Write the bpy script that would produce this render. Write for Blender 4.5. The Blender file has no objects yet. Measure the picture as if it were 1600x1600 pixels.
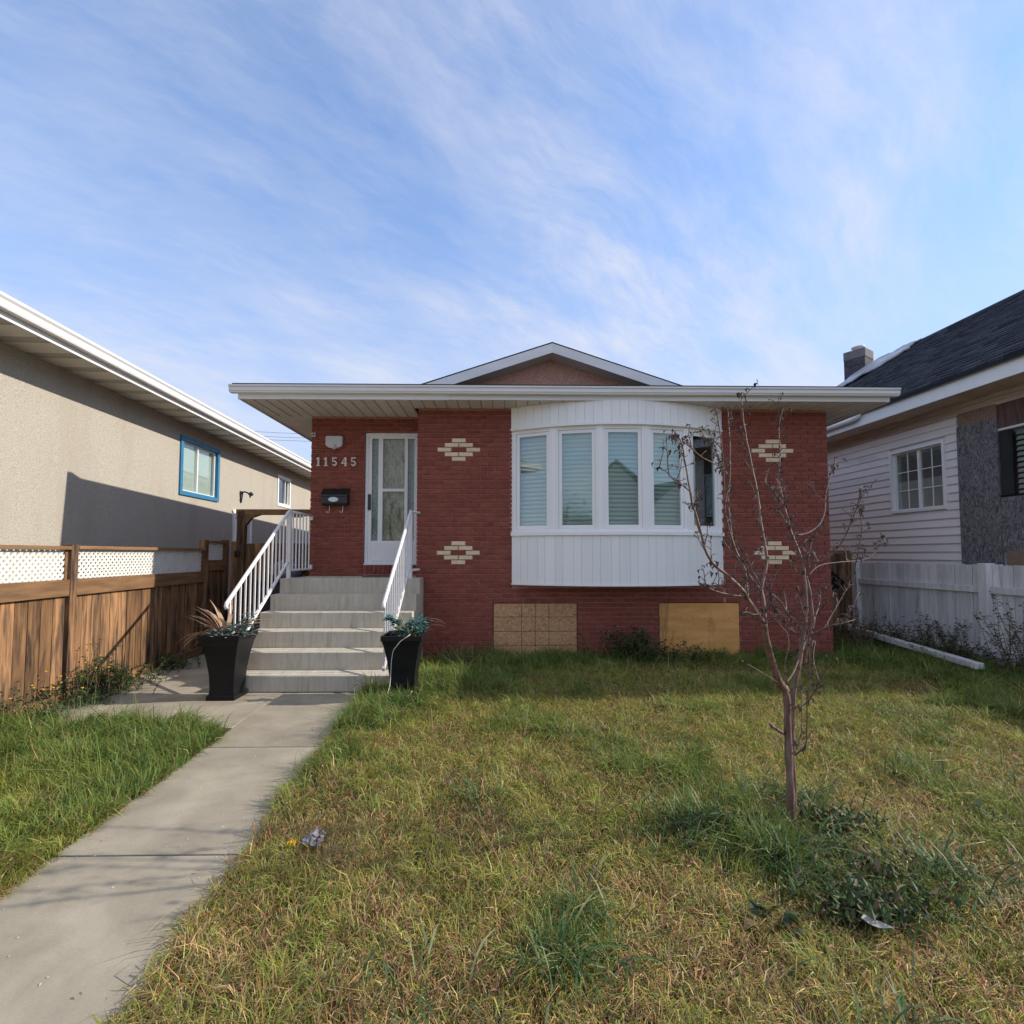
import bpy, math, random
import numpy as np
from mathutils import Vector
random.seed(7); RNG = np.random.default_rng(11)
SC = bpy.context.scene; COL = SC.collection
# ---------------------------------------------------------------- camera
CAMH = 1.45
PSI, PIT = math.atan(14/800), math.atan(40/800)
FW = np.array([math.sin(PSI)*math.cos(PIT), math.cos(PSI)*math.cos(PIT), math.sin(PIT)])
RT = np.array([math.cos(PSI), -math.sin(PSI), 0.0]); UPV = np.cross(RT, FW)
cam_d = bpy.data.cameras.new('camera'); cam = bpy.data.objects.new('camera', cam_d); COL.objects.link(cam)
cam.location = (0, 0, CAMH); cam.rotation_euler = (math.pi/2+PIT, 0, -PSI)
cam_d.sensor_width = 36; cam_d.lens = 18; cam_d.shift_y = 26/1600; cam_d.clip_start = .05; cam_d.clip_end = 3000
SC.camera = cam
# ---------------------------------------------------------------- light
SUN = Vector((1, .04, .60)).normalized()          # towards the sun
W = bpy.data.worlds.new('World'); SC.world = W; W.use_nodes = True
SKY_STRENGTH, SUN_STRENGTH, EXPOSURE = .145, 2.5, 1.12
sl = bpy.data.lights.new('sun', 'SUN'); so = bpy.data.objects.new('sun', sl); COL.objects.link(so)
sl.energy = SUN_STRENGTH; sl.angle = math.radians(.55); sl.color = (1, .93, .82)
so.rotation_euler = SUN.to_track_quat('Z', 'Y').to_euler(); so.location = (12, 0, 20)
def build_world():
    nt = W.node_tree; nt.nodes.clear(); N = nt.nodes.new; L = nt.links.new
    out = N('ShaderNodeOutputWorld'); bg = N('ShaderNodeBackground'); bg.inputs[1].default_value = SKY_STRENGTH
    sky = N('ShaderNodeTexSky'); sky.sky_type = 'NISHITA'; sky.sun_disc = False
    sky.sun_elevation = math.asin(SUN.z); sky.sun_rotation = math.atan2(SUN.x, SUN.y)
    sky.altitude = 600; sky.air_density = 1.0; sky.dust_density = .1; sky.ozone_density = 5.0
    tc = N('ShaderNodeTexCoord'); sep = N('ShaderNodeSeparateXYZ'); L(tc.outputs['Generated'], sep.inputs[0])
    def m(op, a, b=None, c=None):
        n = N('ShaderNodeMath'); n.operation = op
        for i, v in enumerate((a, b, c)):
            if v is None: continue
            if isinstance(v, (int, float)): n.inputs[i].default_value = v
            else: L(v, n.inputs[i])
        return n.outputs[0]
    zc = m('ADD', m('MAXIMUM', sep.outputs[2], 0.0), .42)
    u = m('DIVIDE', sep.outputs[0], zc); v = m('DIVIDE', sep.outputs[1], zc)
    def noise(su, sv, rot, scale, detail, rough, dist, off, warp=0.):
        c = N('ShaderNodeCombineXYZ'); cr, sr = math.cos(rot), math.sin(rot)
        a_ = m('ADD', m('MULTIPLY', u, cr), m('MULTIPLY', v, sr)); b_ = m('ADD', m('MULTIPLY', u, -sr), m('MULTIPLY', v, cr))
        if warp:
            w = noise(1, 1, 0, 2.2, 4, .6, 0, off+5); a_ = m('ADD', a_, m('MULTIPLY', m('SUBTRACT', w, .5), warp)); b_ = m('ADD', b_, m('MULTIPLY', m('SUBTRACT', noise(1, 1, 0, 2.2, 4, .6, 0, off+9), .5), warp))
        L(m('MULTIPLY', a_, su), c.inputs[0]); L(m('MULTIPLY', b_, sv), c.inputs[1]); c.inputs[2].default_value = off
        n = N('ShaderNodeTexNoise'); n.inputs['Scale'].default_value = scale; n.inputs['Detail'].default_value = detail
        n.inputs['Roughness'].default_value = rough; n.inputs['Distortion'].default_value = dist; L(c.outputs[0], n.inputs['Vector'])
        return n.outputs[0]
    def ramp(x, lo, hi):
        n = N('ShaderNodeMapRange'); n.interpolation_type = 'SMOOTHSTEP'
        n.inputs[1].default_value = lo; n.inputs[2].default_value = hi; L(x, n.inputs[0]); return n.outputs[0]
    big = ramp(noise(1, .7, -.7, 1.15, 3, .5, .2, 2.2, .2), .38, .62)
    veil = ramp(noise(2.2, .8, -.85, 1.7, 12, .62, .15, 1.3, .14), .38, .66)
    fine = ramp(noise(5.5, 1.5, -1.0, 2.2, 12, .70, .2, 4.1, .18), .36, .72)
    c = m('ADD', m('MULTIPLY', veil, m('ADD', m('MULTIPLY', big, .40), .16)), m('MULTIPLY', fine, m('ADD', m('MULTIPLY', big, .34), .17)))
    c = m('ADD', c, m('MULTIPLY', big, .14))
    low = ramp(sep.outputs[2], .75, .08)
    c = m('ADD', c, m('ADD', m('MULTIPLY', m('MULTIPLY', low, veil), .24), .03))
    c = m('ADD', c, m('MULTIPLY', ramp(sep.outputs[2], .50, .98), m('ADD', m('MULTIPLY', veil, .34), .20)))
    c = m('MINIMUM', c, .92)
    mix = N('ShaderNodeMix'); mix.data_type = 'RGBA'; L(c, mix.inputs[0])
    hz = N('ShaderNodeMix'); hz.data_type = 'RGBA'; L(m('MULTIPLY', low, .75), hz.inputs[0]); L(sky.outputs[0], hz.inputs[6]); hz.inputs[7].default_value = (1.6, 1.85, 2.5, 1); L(hz.outputs[2], mix.inputs[6])
    mix.inputs[7].default_value = (2.5, 2.6, 2.95, 1)
    L(mix.outputs[2], bg.inputs[0]); L(bg.outputs[0], out.inputs[0])
build_world()
SC.view_settings.view_transform = 'Standard'; SC.view_settings.look = 'None'
SC.view_settings.exposure = EXPOSURE; SC.view_settings.gamma = 1; SC.view_settings.use_curve_mapping = False
SC.render.engine = 'CYCLES'
SC.cycles.max_bounces = 6; SC.cycles.diffuse_bounces = 3; SC.cycles.transparent_max_bounces = 8; SC.cycles.use_denoising = True
# ---------------------------------------------------------------- pixel helpers (photograph pixels -> points of the place)
def ray(x, y): return FW*800 + RT*(x-800) + UPV*(826-y)
def atY(x, y, Y):
    r = ray(x, y); return np.array([0, 0, CAMH]) + r*(Y/r[1])
def atZ(x, y, Z=0.):
    r = ray(x, y); return np.array([0, 0, CAMH]) + r*((Z-CAMH)/r[2])
KL = -.0525                                       # the lot lines run along (KL, 1)
def atL(x, y, L):
    r = ray(x, y); return np.array([0, 0, CAMH]) + r*(L/(r[0]-KL*r[1]))
TH = math.atan(-KL)
# ---------------------------------------------------------------- mesh builder
class MB:
    def __init__(s, frame=None): s.v = []; s.f = []; s.rnd = []; s.fr = frame
    def T(s, p):
        if s.fr is None: return (float(p[0]), float(p[1]), float(p[2]))
        ox, oy, th = s.fr; c, sn = math.cos(th), math.sin(th)
        return (ox+c*p[0]-sn*p[1], oy+sn*p[0]+c*p[1], float(p[2]))
    def poly(s, pts, faces, r=None):
        b = len(s.v); s.v += [s.T(p) for p in pts]; s.f += [tuple(b+i for i in f) for f in faces]
        s.rnd += [random.random() if r is None else r]*len(faces); return s
    def box(s, x0, x1, y0, y1, z0, z1, r=None):
        p = [(x0,y0,z0),(x1,y0,z0),(x1,y1,z0),(x0,y1,z0),(x0,y0,z1),(x1,y0,z1),(x1,y1,z1),(x0,y1,z1)]
        return s.poly(p, [(0,3,2,1),(4,5,6,7),(0,1,5,4),(1,2,6,5),(2,3,7,6),(3,0,4,7)], r)
    def cbox(s, x0, x1, y0, y1, z0, z1, b, r=None):      # box with a chamfered -Y face
        p = [(x0,y1,z0),(x1,y1,z0),(x1,y1,z1),(x0,y1,z1),(x0,y0+b,z0),(x1,y0+b,z0),(x1,y0+b,z1),(x0,y0+b,z1),
             (x0+b,y0,z0+b),(x1-b,y0,z0+b),(x1-b,y0,z1-b),(x0+b,y0,z1-b)]
        return s.poly(p, [(0,3,2,1),(8,9,10,11),(4,5,9,8),(5,6,10,9),(6,7,11,10),(7,4,8,11),(0,1,5,4),(1,2,6,5),(2,3,7,6),(3,0,4,7)], r)
    def prism(s, prof, a0, a1, axis='x', r=None):        # profile polygon extruded along an axis
        n = len(prof); pts = []
        for a in (a0, a1):
            for q in prof: pts.append((a, q[0], q[1]) if axis == 'x' else (q[0], a, q[1]) if axis == 'y' else (q[0], q[1], a))
        return s.poly(pts, [tuple(range(n-1, -1, -1)), tuple(range(n, 2*n))]+[(i, (i+1) % n, n+(i+1) % n, n+i) for i in range(n)], r)
    def slab(s, pts, th, r=None):                        # polygon (3-D) given thickness th downwards
        n = len(pts); q = list(pts)+[(p[0], p[1], p[2]-th) for p in pts]
        return s.poly(q, [tuple(range(n)), tuple(range(2*n-1, n-1, -1))]+[(i, n+i, n+(i+1) % n, (i+1) % n) for i in range(n)], r)
    def bar(s, a, b, w, h, r=None):                      # rectangular bar from a to b
        a, b = Vector(a), Vector(b); d = (b-a).normalized()
        up = Vector((0, 0, 1)) if abs(d.z) < .95 else Vector((0, 1, 0))
        x = d.cross(up).normalized()*w/2; y = x.cross(d).normalized()*h/2
        p = [a-x-y, a+x-y, a+x+y, a-x+y, b-x-y, b+x-y, b+x+y, b-x+y]
        return s.poly(p, [(0,3,2,1),(4,5,6,7),(0,1,5,4),(1,2,6,5),(2,3,7,6),(3,0,4,7)], r)
    def tube(s, pts, rad, n=6, r=None):
        pts = [Vector(p) for p in pts]; m = len(pts)
        if not hasattr(rad, '__len__'): rad = [rad]*m
        vs = []; x = None
        for i, p in enumerate(pts):
            d = (pts[min(i+1, m-1)]-pts[max(i-1, 0)]).normalized()
            if x is None: x = d.orthogonal().normalized()
            x = (x-d*x.dot(d)).normalized(); y = d.cross(x)
            vs += [p+(x*math.cos(2*math.pi*k/n)+y*math.sin(2*math.pi*k/n))*rad[i] for k in range(n)]
        fs = [(i*n+k, i*n+(k+1) % n, (i+1)*n+(k+1) % n, (i+1)*n+k) for i in range(m-1) for k in range(n)]
        fs += [tuple(range(n-1, -1, -1)), tuple(range((m-1)*n, m*n))]
        return s.poly(vs, fs, r)
    def ribbon(s, pts, wid, side=None, r=None):          # flat leaf strip along pts
        pts = [Vector(p) for p in pts]; m = len(pts); vs = []
        for i, p in enumerate(pts):
            d = (pts[min(i+1, m-1)]-pts[max(i-1, 0)]).normalized()
            x = (Vector(side) if side else d.cross(Vector((0, 0, 1)))); x = x.normalized() if x.length > 1e-4 else Vector((1, 0, 0))
            w = wid[i]/2; vs += [p-x*w, p+x*w+Vector((0, 0, w*.3))]
        return s.poly(vs, [(2*i, 2*i+1, 2*i+3, 2*i+2) for i in range(m-1)], r)
    def lathe(s, prof, c, n=16, r=None):
        vs = [(c[0]+q[0]*math.cos(2*math.pi*k/n), c[1]+q[0]*math.sin(2*math.pi*k/n), c[2]+q[1]) for q in prof for k in range(n)]
        m = len(prof)
        return s.poly(vs, [(i*n+k, i*n+(k+1) % n, (i+1)*n+(k+1) % n, (i+1)*n+k) for i in range(m-1) for k in range(n)]+[tuple(range(n-1, -1, -1)), tuple(range((m-1)*n, m*n))], r)
    def mesh(s, name, m, off=(0, 0, 0), smooth=False):
        me = bpy.data.meshes.new(name)
        me.from_pydata([(p[0]-off[0], p[1]-off[1], p[2]-off[2]) for p in s.v], [], s.f)
        me.materials.append(m)
        at = me.attributes.new('rnd', 'FLOAT', 'FACE'); at.data.foreach_set('value', s.rnd)
        if smooth: me.polygons.foreach_set('use_smooth', [True]*len(me.polygons))
        me.update(); return me
    def build(s, name, m, parent=None, smooth=False, kind=None, label=None, bevel=0):
        lo = np.min(np.array(s.v), axis=0); hi = np.max(np.array(s.v), axis=0); c = [(lo[0]+hi[0])/2, (lo[1]+hi[1])/2, lo[2]]
        return put(name, s.mesh(name, m, c, smooth), c, parent, kind=kind, label=label, bevel=bevel)
WLOC = {}
def put(name, me, loc, parent=None, rotz=0, scale=None, kind=None, label=None, bevel=0):
    o = bpy.data.objects.new(name, me); COL.objects.link(o); WLOC[o] = Vector(loc)
    if parent is not None: o.parent = parent; o.location = Vector(loc)-WLOC[parent]
    else: o.location = loc
    o.rotation_euler = (0, 0, rotz)
    if scale: o.scale = scale
    if kind: o['kind'] = kind
    if label: o['label'] = label
    if bevel:
        b = o.modifiers.new('bevel', 'BEVEL'); b.width = bevel; b.segments = 2; b.limit_method = 'ANGLE'
    return o
def tag(o, label=None, cat=None, group=None, kind=None):
    if label: o['label'] = label
    if cat: o['category'] = cat
    if group: o['group'] = group
    if kind: o['kind'] = kind
    return o
def thing(name, label, cat, loc, group=None):
    o = bpy.data.objects.new(name, None); COL.objects.link(o); o.location = loc; WLOC[o] = Vector(loc)
    o.empty_display_size = .1
    return tag(o, label, cat, group)
# ---------------------------------------------------------------- materials
def pm(name, c1, c2=None, scale=5., stretch=(1, 1, 1), detail=5, lo=.35, hi=.65, rough=.7, bump=0., bscale=None, rnd=0., metal=0., spec=.3,
       c3=None, scale3=1.5, lo3=.5, hi3=.7, dist=0., stretch3=None, bstretch=None, transl=0.):
    M = bpy.data.materials.new(name); M.use_nodes = True; nt = M.node_tree; N = nt.nodes.new; L = nt.links.new
    b = nt.nodes['Principled BSDF']; b.inputs['Roughness'].default_value = rough; b.inputs['Metallic'].default_value = metal
    b.inputs['Specular IOR Level'].default_value = spec
    tc = N('ShaderNodeTexCoord'); oi = N('ShaderNodeObjectInfo'); at = N('ShaderNodeAttribute'); at.attribute_name = 'rnd'
    rr = N('ShaderNodeMath'); rr.operation = 'ADD'; L(oi.outputs['Random'], rr.inputs[0]); L(at.outputs['Fac'], rr.inputs[1])
    rf = N('ShaderNodeMath'); rf.operation = 'FRACT'; L(rr.outputs[0], rf.inputs[0])
    sh = N('ShaderNodeVectorMath'); sh.operation = 'SCALE'; cb = N('ShaderNodeCombineXYZ')
    for i in range(3): L(rf.outputs[0], cb.inputs[i])
    L(cb.outputs[0], sh.inputs[0]); sh.inputs['Scale'].default_value = 37.0
    ad = N('ShaderNodeVectorMath'); ad.operation = 'ADD'; L(tc.outputs['Object'], ad.inputs[0]); L(sh.outputs[0], ad.inputs[1])
    def nz(sc, st, det, di=0.):
        mp = N('ShaderNodeMapping'); mp.inputs['Scale'].default_value = st; L(ad.outputs[0], mp.inputs[0])
        n = N('ShaderNodeTexNoise'); n.inputs['Scale'].default_value = sc; n.inputs['Detail'].default_value = det; n.inputs['Distortion'].default_value = di
        n.inputs['Roughness'].default_value = .6
        L(mp.outputs[0], n.inputs['Vector']); return n.outputs[0]
    def rng(x, a, bb):
        n = N('ShaderNodeMapRange'); n.inputs[1].default_value = a; n.inputs[2].default_value = bb; L(x, n.inputs[0]); return n.outputs[0]
    def mx(f, A, B):
        n = N('ShaderNodeMix'); n.data_type = 'RGBA'; L(f, n.inputs[0])
        for s, k in ((A, 6), (B, 7)):
            if isinstance(s, tuple): n.inputs[k].default_value = (*s, 1)
            else: L(s, n.inputs[k])
        return n.outputs[2]
    c2 = c2 or tuple(x*.85 for x in c1)
    col = mx(rng(nz(scale, stretch, detail, dist), lo, hi), c1, c2)
    if c3: col = mx(rng(nz(scale3, stretch3 or stretch, 4, dist), lo3, hi3), col, c3)
    if rnd:
        h = N('ShaderNodeHueSaturation'); L(col, h.inputs['Color']); L(rng(rf.outputs[0], 0, 1), h.inputs['Value'])
        mr = N('ShaderNodeMapRange'); mr.inputs[3].default_value = 1-rnd; mr.inputs[4].default_value = 1+rnd; L(rf.outputs[0], mr.inputs[0]); L(mr.outputs[0], h.inputs['Value'])
        col = h.outputs[0]
    L(col, b.inputs['Base Color'])
    if bump:
        bp = N('ShaderNodeBump'); bp.inputs['Strength'].default_value = 1; bp.inputs['Distance'].default_value = bump
        L(nz(bscale or scale*4, bstretch or stretch, 6), bp.inputs['Height']); L(bp.outputs[0], b.inputs['Normal'])
    if transl:
        t = N('ShaderNodeBsdfTranslucent'); L(col, t.inputs[0]); ms = N('ShaderNodeMixShader'); ms.inputs[0].default_value = transl
        L(b.outputs[0], ms.inputs[1]); L(t.outputs[0], ms.inputs[2]); L(ms.outputs[0], nt.nodes['Material Output'].inputs[0])
    return M
def glass(name, refl, tint=(.8, .95, .95), rough=0.0, trans=(.85, .9, .88)):
    M = bpy.data.materials.new(name); M.use_nodes = True; nt = M.node_tree; N = nt.nodes.new; L = nt.links.new
    g = N('ShaderNodeBsdfGlossy'); g.inputs[0].default_value = (*tint, 1); g.inputs['Roughness'].default_value = rough
    t = N('ShaderNodeBsdfTransparent'); t.inputs[0].default_value = (*trans, 1)
    fr = N('ShaderNodeLayerWeight'); fr.inputs[0].default_value = .5
    pw = N('ShaderNodeMath'); pw.operation = 'POWER'; pw.inputs[1].default_value = 5; L(fr.outputs['Facing'], pw.inputs[0])
    m = N('ShaderNodeMath'); m.operation = 'MULTIPLY_ADD'; m.inputs[1].default_value = .9-refl; m.inputs[2].default_value = refl+.03; m.use_clamp = True; L(pw.outputs[0], m.inputs[0])
    ms = N('ShaderNodeMixShader'); L(m.outputs[0], ms.inputs[0]); L(t.outputs[0], ms.inputs[1]); L(g.outputs[0], ms.inputs[2])
    L(ms.outputs[0], nt.nodes['Material Output'].inputs[0]); return M
M = {}
M['brick'] = pm('brick', (.275, .077, .052), (.205, .056, .039), 9, rough=.85, bump=.004, bscale=60, rnd=.13, c3=(.19, .05, .034), scale3=6, lo3=.56, hi3=.80)
M['mortar'] = pm('mortar', (.50, .235, .18), (.40, .185, .14), 14, rough=.95, bump=.003, bscale=90)
M['cream'] = pm('cream_brick', (.80, .63, .43), (.72, .55, .36), 12, rough=.85, bump=.003, bscale=70, rnd=.06)
M['white'] = pm('white_metal', (.84, .83, .81), (.78, .77, .755), 3, rough=.42, spec=.4)
M['vinyl'] = pm('white_vinyl', (.88, .86, .835), (.84, .82, .79), 2.2, stretch=(1, 1, .3), rough=.4, spec=.4, rnd=.03)
M['railing'] = pm('railing_paint', (.80, .79, .79), (.74, .72, .72), 8, rough=.4, spec=.4)
M['gutter'] = pm('gutter_metal', (.80, .785, .77), (.71, .69, .675), 2, stretch=(.4, 1, 3), rough=.42, spec=.45)
M['soffit'] = pm('soffit_metal', (.72, .68, .63), (.66, .62, .57), 3, rough=.5, rnd=.05)
M['soffit_pale'] = pm('soffit_pale', (.64, .60, .54), (.57, .53, .47), 2.5, rough=.5, rnd=.05)
M['soffit_vent'] = pm('vented_soffit', (.44, .41, .365), (.38, .35, .31), 3, rough=.6)
M['stucco'] = pm('beige_stucco', (.50, .455, .38), (.30, .27, .22), 75, detail=3, lo=.38, hi=.74, rough=.95, bump=.010, bscale=95, c3=(.36, .31, .245), scale3=1.3, lo3=.50, hi3=.85, stretch3=(1.6, 1.6, .28))
M['pink'] = pm('pink_stucco', (.62, .36, .27), (.42, .23, .175), 26, rough=.95, bump=.012, bscale=34)
M['concrete'] = pm('walk_concrete', (.38, .33, .25), (.27, .235, .175), 2.6, detail=9, rough=.9, bump=.0025, bscale=55, bstretch=(1, 5, 1), c3=(.235, .205, .155), scale3=1.9, lo3=.54, hi3=.86, rnd=.06, dist=.6)
M['step'] = pm('step_concrete', (.55, .50, .41), (.45, .405, .33), 4, stretch=(4, 1, .7), detail=8, rough=.9, bump=.002, bscale=70, c3=(.27, .235, .175), scale3=4, stretch3=(7, 1, .6), lo3=.55, hi3=.85)
M['cedar'] = pm('weathered_cedar', (.34, .18, .082), (.10, .056, .031), 3.6, stretch=(7, 7, .5), detail=10, lo=.36, hi=.66, rough=.8, bump=.002, bscale=14, bstretch=(6, 6, .3), rnd=.38, c3=(.035, .026, .021), scale3=2.0, stretch3=(4.5, 4.5, .6), lo3=.47, hi3=.64, dist=.5)
M['cedar_h'] = pm('weathered_cedar_rail', (.27, .15, .072), (.16, .086, .042), 4, stretch=(5, .5, 5), detail=9, rough=.8, bump=.002, bscale=14, bstretch=(6, .4, 6), rnd=.12, c3=(.09, .065, .05), scale3=2, stretch3=(3, .6, 3), lo3=.58, hi3=.8)
M['old_white'] = pm('peeling_white_paint', (.72, .69, .67), (.55, .525, .51), 4, stretch=(4, 4, .5), detail=9, rough=.8, bump=.002, bscale=16, bstretch=(5, 5, .4), rnd=.10, c3=(.23, .21, .21), scale3=3.4, stretch3=(4, 4, .7), lo3=.6, hi3=.82)
M['lattice'] = pm('lattice_paint', (.70, .69, .66), (.60, .59, .56), 5, rough=.5)
M['siding'] = pm('vinyl_siding', (.85, .79, .75), (.78, .72, .68), 2, stretch=(1, .4, 2), rough=.55, rnd=.035, c3=(.42, .37, .36), scale3=1.2, lo3=.62, hi3=.9)
M['trim_tan'] = pm('tan_trim', (.60, .50, .41), (.44, .35, .28), 5, stretch=(2, .6, 6), rough=.8, bump=.002)
M['shingle'] = pm('asphalt_shingle', (.050, .054, .066), (.027, .03, .038), 45, detail=3, rough=.92, bump=.004, bscale=120, rnd=.45, spec=.2)
M['osb'] = pm('osb_board', (.60, .35, .185), (.44, .225, .105), 11, stretch=(1, 1, 1.5), detail=3, lo=.40, hi=.62, rough=.8, bump=.002, bscale=26, c3=(.17, .075, .03), scale3=15, stretch3=(.75, 1, 1.8), lo3=.58, hi3=.68, dist=2.6)
M['osb_grey'] = pm('weathered_osb', (.22, .205, .205), (.085, .08, .085), 9, stretch=(1.6, 1.6, .8), detail=5, lo=.40, hi=.60, rough=.9, bump=.003, bscale=24, c3=(.40, .37, .36), scale3=13, stretch3=(2.0, 2.0, .7), lo3=.56, hi3=.70, dist=2.4)
M['osb_tan'] = pm('wet_osb', (.30, .19, .13), (.17, .11, .085), 16, stretch=(1.6, 1.6, .8), detail=4, lo=.42, hi=.6, rough=.9, bump=.003, bscale=24, c3=(.38, .30, .25), scale3=16, lo3=.57, hi3=.7, dist=2)
M['ply'] = pm('plywood', (.76, .385, .125), (.62, .29, .085), 3.2, stretch=(.8, 1, 3.2), detail=7, rough=.65, bump=.001, bscale=12, c3=(.27, .12, .035), scale3=1.6, stretch3=(4, 1, .7), lo3=.56, hi3=.82)
M['black'] = pm('black_resin', (.007, .007, .008), (.011, .011, .012), 6, rough=.45, spec=.25)
M['black_metal'] = pm('black_metal', (.010, .010, .011), (.016, .016, .017), 8, rough=.35, spec=.5)
M['blue'] = pm('blue_frame', (.035, .20, .36), (.03, .165, .31), 5, rough=.45)
M['dark'] = pm('dark_room', (.035, .035, .035), (.028, .028, .028), 2, rough=.9)
M['room'] = pm('room_paint', (.30, .29, .27), (.26, .25, .23), 2, rough=.9)
M['shade'] = pm('window_shade', (.78, .84, .80), (.72, .78, .74), 3, rough=.9)
M['pane'] = glass('window_glass', .13, (.70, .80, .82), 0, (.84, .88, .85))
M['pane_side'] = glass('side_glass', .09, (.8, .86, .88), 0, (.85, .88, .86))
M['door_in'] = pm('textured_door_glass', (.74, .60, .44), (.40, .28, .17), 22, stretch=(1.6, 1, .7), detail=5, lo=.4, hi=.62, rough=.3, bump=.006, bscale=40, c3=(.07, .05, .03), scale3=3, stretch3=(2.5, 1, .5), lo3=.55, hi3=.75, dist=1.2)
M['door_lite'] = pm('patterned_sidelite', (.60, .56, .52), (.34, .31, .29), 34, detail=5, lo=.4, hi=.6, rough=.35, bump=.006, bscale=44, dist=1.5)
M['storm'] = glass('storm_glass', .0, (.9, .92, .95))
M['chimney'] = pm('chimney_block', (.10, .092, .115), (.06, .055, .07), 8, rough=.9, bump=.004, rnd=.12)
M['cap'] = pm('chimney_cap', (.20, .185, .195), (.14, .13, .135), 6, rough=.9)
M['soil'] = pm('thatch_soil', (.16, .125, .065), (.07, .055, .03), 14, detail=8, rough=1, bump=.02, bscale=30, c3=(.19, .15, .08), scale3=5, lo3=.5, hi3=.7)
M['bark'] = pm('tree_bark', (.23, .135, .100), (.095, .055, .042), 14, stretch=(3.5, 3.5, .7), detail=6, rough=.6, bump=.002, bscale=40, c3=(.28, .22, .20), scale3=5, stretch3=(2, 2, .5), lo3=.58, hi3=.75, spec=.4)
M['twig'] = pm('twig_bark', (.20, .135, .115), (.105, .065, .055), 14, rough=.65, rnd=.25)
M['dryleaf'] = pm('dry_leaf', (.105, .080, .066), (.052, .038, .032), 40, rough=.8, rnd=.4, transl=.15)
M['straw'] = pm('dry_dracaena', (.50, .355, .235), (.33, .20, .135), 9, rough=.7, rnd=.30, transl=.3)
M['thatch'] = pm('thatch', (.3, .22, .12), None, 9)
M['ivy'] = pm('dusty_ivy', (.075, .115, .105), (.14, .18, .165), 12, rough=.55, rnd=.4, transl=.15)
M['teal'] = pm('teal_leaf', (.025, .13, .135), (.05, .17, .16), 10, rough=.45, rnd=.45, transl=.2)
M['reed'] = pm('pale_reed', (.27, .28, .15), (.19, .21, .10), 9, rough=.6, rnd=.3, transl=.25)
M['leafgreen'] = pm('weed_leaf', (.070, .120, .032), (.045, .08, .024), 14, rough=.55, rnd=.45, transl=.3)
M['leafgrass'] = pm('coarse_blade', (.085, .155, .05), (.05, .095, .035), 6, rough=.5, rnd=.4, transl=.3)
M['leafdark'] = pm('dark_weed_leaf', (.058, .085, .036), (.034, .050, .024), 14, rough=.55, rnd=.45, transl=.25)
M['leafolive'] = pm('yellowing_leaf', (.11, .10, .018), (.055, .06, .015), 9, rough=.55, rnd=.4, transl=.25)
M['stalk'] = pm('dry_stalk', (.20, .14, .085), (.12, .08, .05), 12, rough=.8, rnd=.3)
M['yellow'] = pm('yellow_flower', (.75, .45, .02), (.65, .36, .02), 30, rough=.7)
M['plastic_bag'] = pm('clear_plastic', (.36, .34, .35), (.16, .145, .155), 18, rough=.25, spec=.6, transl=.3)
M['paper'] = pm('pale_paper', (.55, .50, .44), (.42, .37, .33), 12, rough=.8, transl=.2)
M['cable'] = pm('white_cable', (.62, .60, .57), (.5, .48, .45), 20, rough=.5)
M['tarp'] = pm('plastic_tarp', (.50, .49, .50), (.32, .315, .33), 2.5, stretch=(1, .6, 2), rough=.3, spec=.5)
M['binblue'] = pm('bin_plastic', (.02, .022, .045), (.03, .03, .055), 6, rough=.4)
M['bagviolet'] = pm('grey_bag', (.16, .16, .2), (.08, .08, .11), 10, rough=.3, spec=.5)
M['wire'] = pm('power_wire', (.03, .03, .035), None, 5, rough=.6)
M['leaf_tan'] = pm('fallen_leaf', (.36, .20, .12), (.25, .13, .07), 18, rough=.8, rnd=.3, transl=.2)
M['rust'] = pm('rusty_header', (.15, .085, .065), (.075, .045, .038), 6, stretch=(3, 3, .6), rough=.8, c3=(.18, .13, .12), scale3=9, stretch3=(4, 4, .5), lo3=.66, hi3=.8)
M['road'] = pm('worn_asphalt', (.23, .22, .205), (.18, .175, .165), 8, detail=8, rough=.95, bump=.003)
M['digit'] = pm('digit_paint', (.72, .62, .58), (.62, .52, .48), 12, rough=.5)
M['fixture'] = pm('light_fixture', (.60, .58, .58), (.54, .52, .52), 6, rough=.45)
M['silver'] = pm('silver_badge', (.55, .56, .58), (.42, .43, .45), 9, rough=.3, metal=.6)
M['hook'] = pm('cream_hook', (.66, .55, .44), None, 8, rough=.5)
LOT = (0, 0, TH); CT, ST = math.cos(TH), math.sin(TH)
def ly(L, Y): return Y/CT - L*ST
def lx(L): return L*CT
def lw(L, Y, z=0.): return (L+KL*Y, Y, z)
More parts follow.
